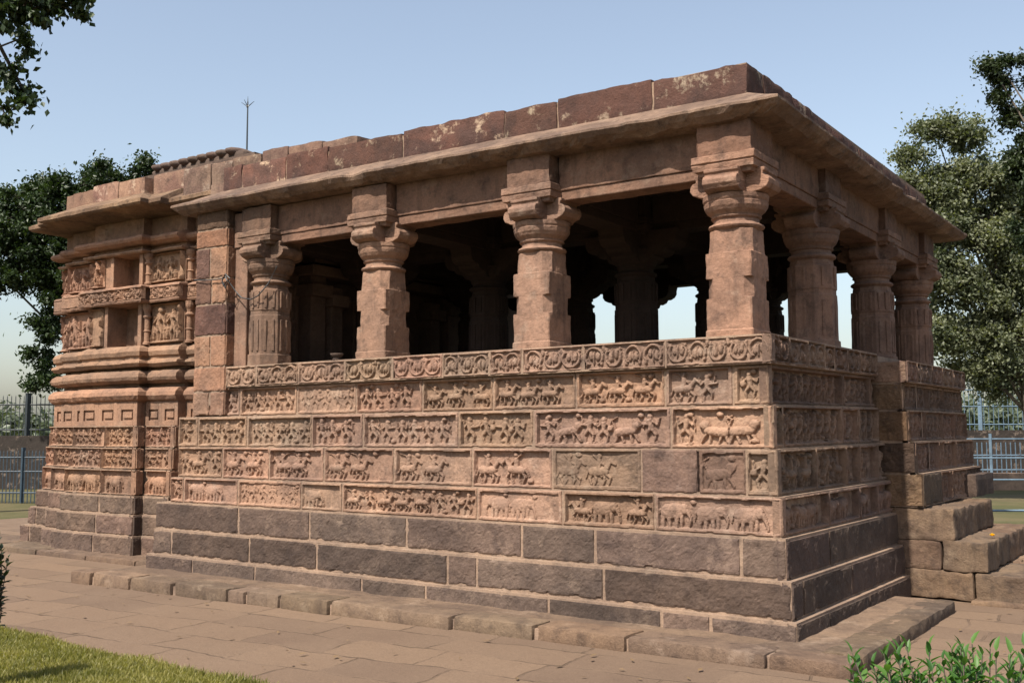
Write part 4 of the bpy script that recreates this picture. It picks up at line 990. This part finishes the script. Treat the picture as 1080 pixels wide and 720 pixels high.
# ------------------------------------------------------------------ boundary walls, fences, railings
def course_wall(name, label, p0, p1, z0, z1, th, mat):
    d = Vector((p1[0]-p0[0], p1[1]-p0[1], 0)); L = d.length; d.normalize(); n_ = Vector((-d.y, d.x, 0))
    mb = MB(); w_ = []
    for s, t, z in [(0, 0, z0), (L, 0, z0), (L, th, z0), (0, th, z0), (0, 0, z1), (L, 0, z1), (L, th, z1), (0, th, z1)]:
        q = Vector((p0[0], p0[1], 0))+d*s+n_*t; w_.append((q.x, q.y, z))
    mb.add(w_, [[3, 2, 1, 0], [4, 5, 6, 7], [0, 1, 5, 4], [1, 2, 6, 5], [2, 3, 7, 6], [3, 0, 4, 7]])
    o = mb.build(name, mat); tag(o, label, 'wall'); return o
def fence(name, label, cat, p0, p1, z0, h_, step, mat, rails=(.12, .85), post=2.4, pr_=.035, pk=.010, spear=True, group=None):
    e = empty(name, (p0[0], p0[1], z0)); tag(e, label, cat, group)
    d = Vector((p1[0]-p0[0], p1[1]-p0[1], 0)); L = d.length; d.normalize()
    for r_ in rails:
        mb = MB(); mb.tube([(0, 0, h_*r_), tuple(d*L+Vector((0, 0, h_*r_)))], .022, 4); mb.build('rail', mat, e)
    pk_ = MB(); s = 0
    while s < L:
        q = d*s; pk_.tube([(q.x, q.y, 0), (q.x, q.y, h_*(1.0 if spear else .85)), (q.x, q.y, h_*(1.05 if spear else .86))], [pk, pk, .002], 4); s += step
    pk_.build('picket_row', mat, e)
    s = 0
    while s <= L+.01:
        q = d*s; mb = MB(); mb.box(q.x-pr_, q.x+pr_, q.y-pr_, q.y+pr_, 0, h_*1.1); mb.build('post', mat, e); s += post
    return e
# left: retaining wall with a black fence above and a blue fence below, on the lawn
course_wall('boundary_wall', 'dark retaining wall behind the blue fence at the left', (-40, .5), (-20.0, 12.9), 0, 1.52, 1.0, M['wallbrick'])
fence('iron_fence', 'tall black spear topped fence above the wall at the left', 'fence', (-39.6, .9), (-19.9, 13.15), 1.52, 1.12, .125, M['iron'], post=3.2, rails=(.15, .80), pk=.013, pr_=.06)
fence('steel_fence', 'blue picket fence standing on the grass at the left', 'fence', (-33.0, -1.9), (-17.0, 7.7), 0, 1.15, .085, M['blueshade'], post=2.5, rails=(.2, .62, .9), spear=True, pk=.014)
# right: wall with pale fence, blue railing, stone revetment with pipe rails
course_wall('boundary_wall', 'low pale stone wall carrying the fence at the far right', (-9.0, 25.8), (12.0, 40.5), 0, 1.62, .6, M['wallbrick'])
fence('steel_fence', 'pale blue spear topped fence on the far wall at the right', 'fence', (-8.8, 26.1), (12.0, 40.7), 1.62, 1.55, .16, M['blue'], post=2.9, rails=(.12, .5, .85), pk=.012, pr_=.06)
course_wall('boundary_wall', 'dark shaded wall behind the blue railing at the right', (-7.5, 23.3), (10.0, 34.3), 0, 1.45, .4, M['wallbrick'])
fence('steel_fence', 'blue picket railing low in front of the shaded wall at the right', 'fence', (-6.5, 21.5), (9.5, 31.5), .42, 1.0, .13, M['blue'], post=2.2, rails=(.1, .5, .95), spear=False, pk=.014)
course_wall('revetment', 'tan stone revetment below the blue railing at the right', (-6.6, 20.9), (9.5, 31.0), -.3, .44, .5, M['mortar'])
def pipe_rail(label, p0, p1, h_, n, r=.022):
    e = empty('pipe_railing', (p0[0], p0[1], 0)); tag(e, label, 'railing')
    d = Vector((p1[0]-p0[0], p1[1]-p0[1], 0))
    for k in range(n+1):
        q = d*k/n; mb = MB(); mb.tube([(q.x, q.y, 0), (q.x, q.y, h_)], r, 8); mb.build('post', M['blue'], e)
    for z in (h_, h_*.5): mb = MB(); mb.tube([(0, 0, z), (d.x, d.y, z)], r, 8); mb.build('rail', M['blue'], e)
    return e
pipe_rail('pale blue pipe railing before the tan revetment at the right', (-4.2, 16.8), (6.5, 23.2), .98, 6)
# gate post and small gate
e = empty('gate', (.40, 9.6, 0)); tag(e, 'blue steel gate with its post near the stair at the right edge', 'gate')
mb = MB(); mb.box(-.05, .05, -.05, .05, 0, .98); mb.build('post', M['blue'], e, bevel=.006)
mb = MB(); mb.box(.09, 1.2, -.02, .02, .12, .90); mb.build('gate_leaf', M['blue'], e, bevel=.005)
mb = MB(); mb.tube([(-1.6, -1.0, .42), (-.05, 0, .42)], .02, 6); mb.build('rail', M['blue'], e)

# far vegetation
rsf = np.random.RandomState(77); fb_ = MB(); n = 900
ang = rsf.uniform(-1.5, 1.0, n); dist = rsf.uniform(75, 170, n); X_ = 2.9+np.sin(ang)*dist; Y_ = -7.7+np.cos(ang)*dist
k = (Y_ > -10); X_, Y_ = X_[k], Y_[k]; C = np.stack([X_, Y_, rsf.uniform(.8, 3.0, len(X_))], -1); leaves(fb_, C, 170000, .6, rsf, rsf.uniform(2.0, 4.6, len(X_)), 0)
tag(fb_.build('far_trees', M['farleaf']), 'hazy line of far scrub and trees along the horizon', 'trees', kind='stuff')
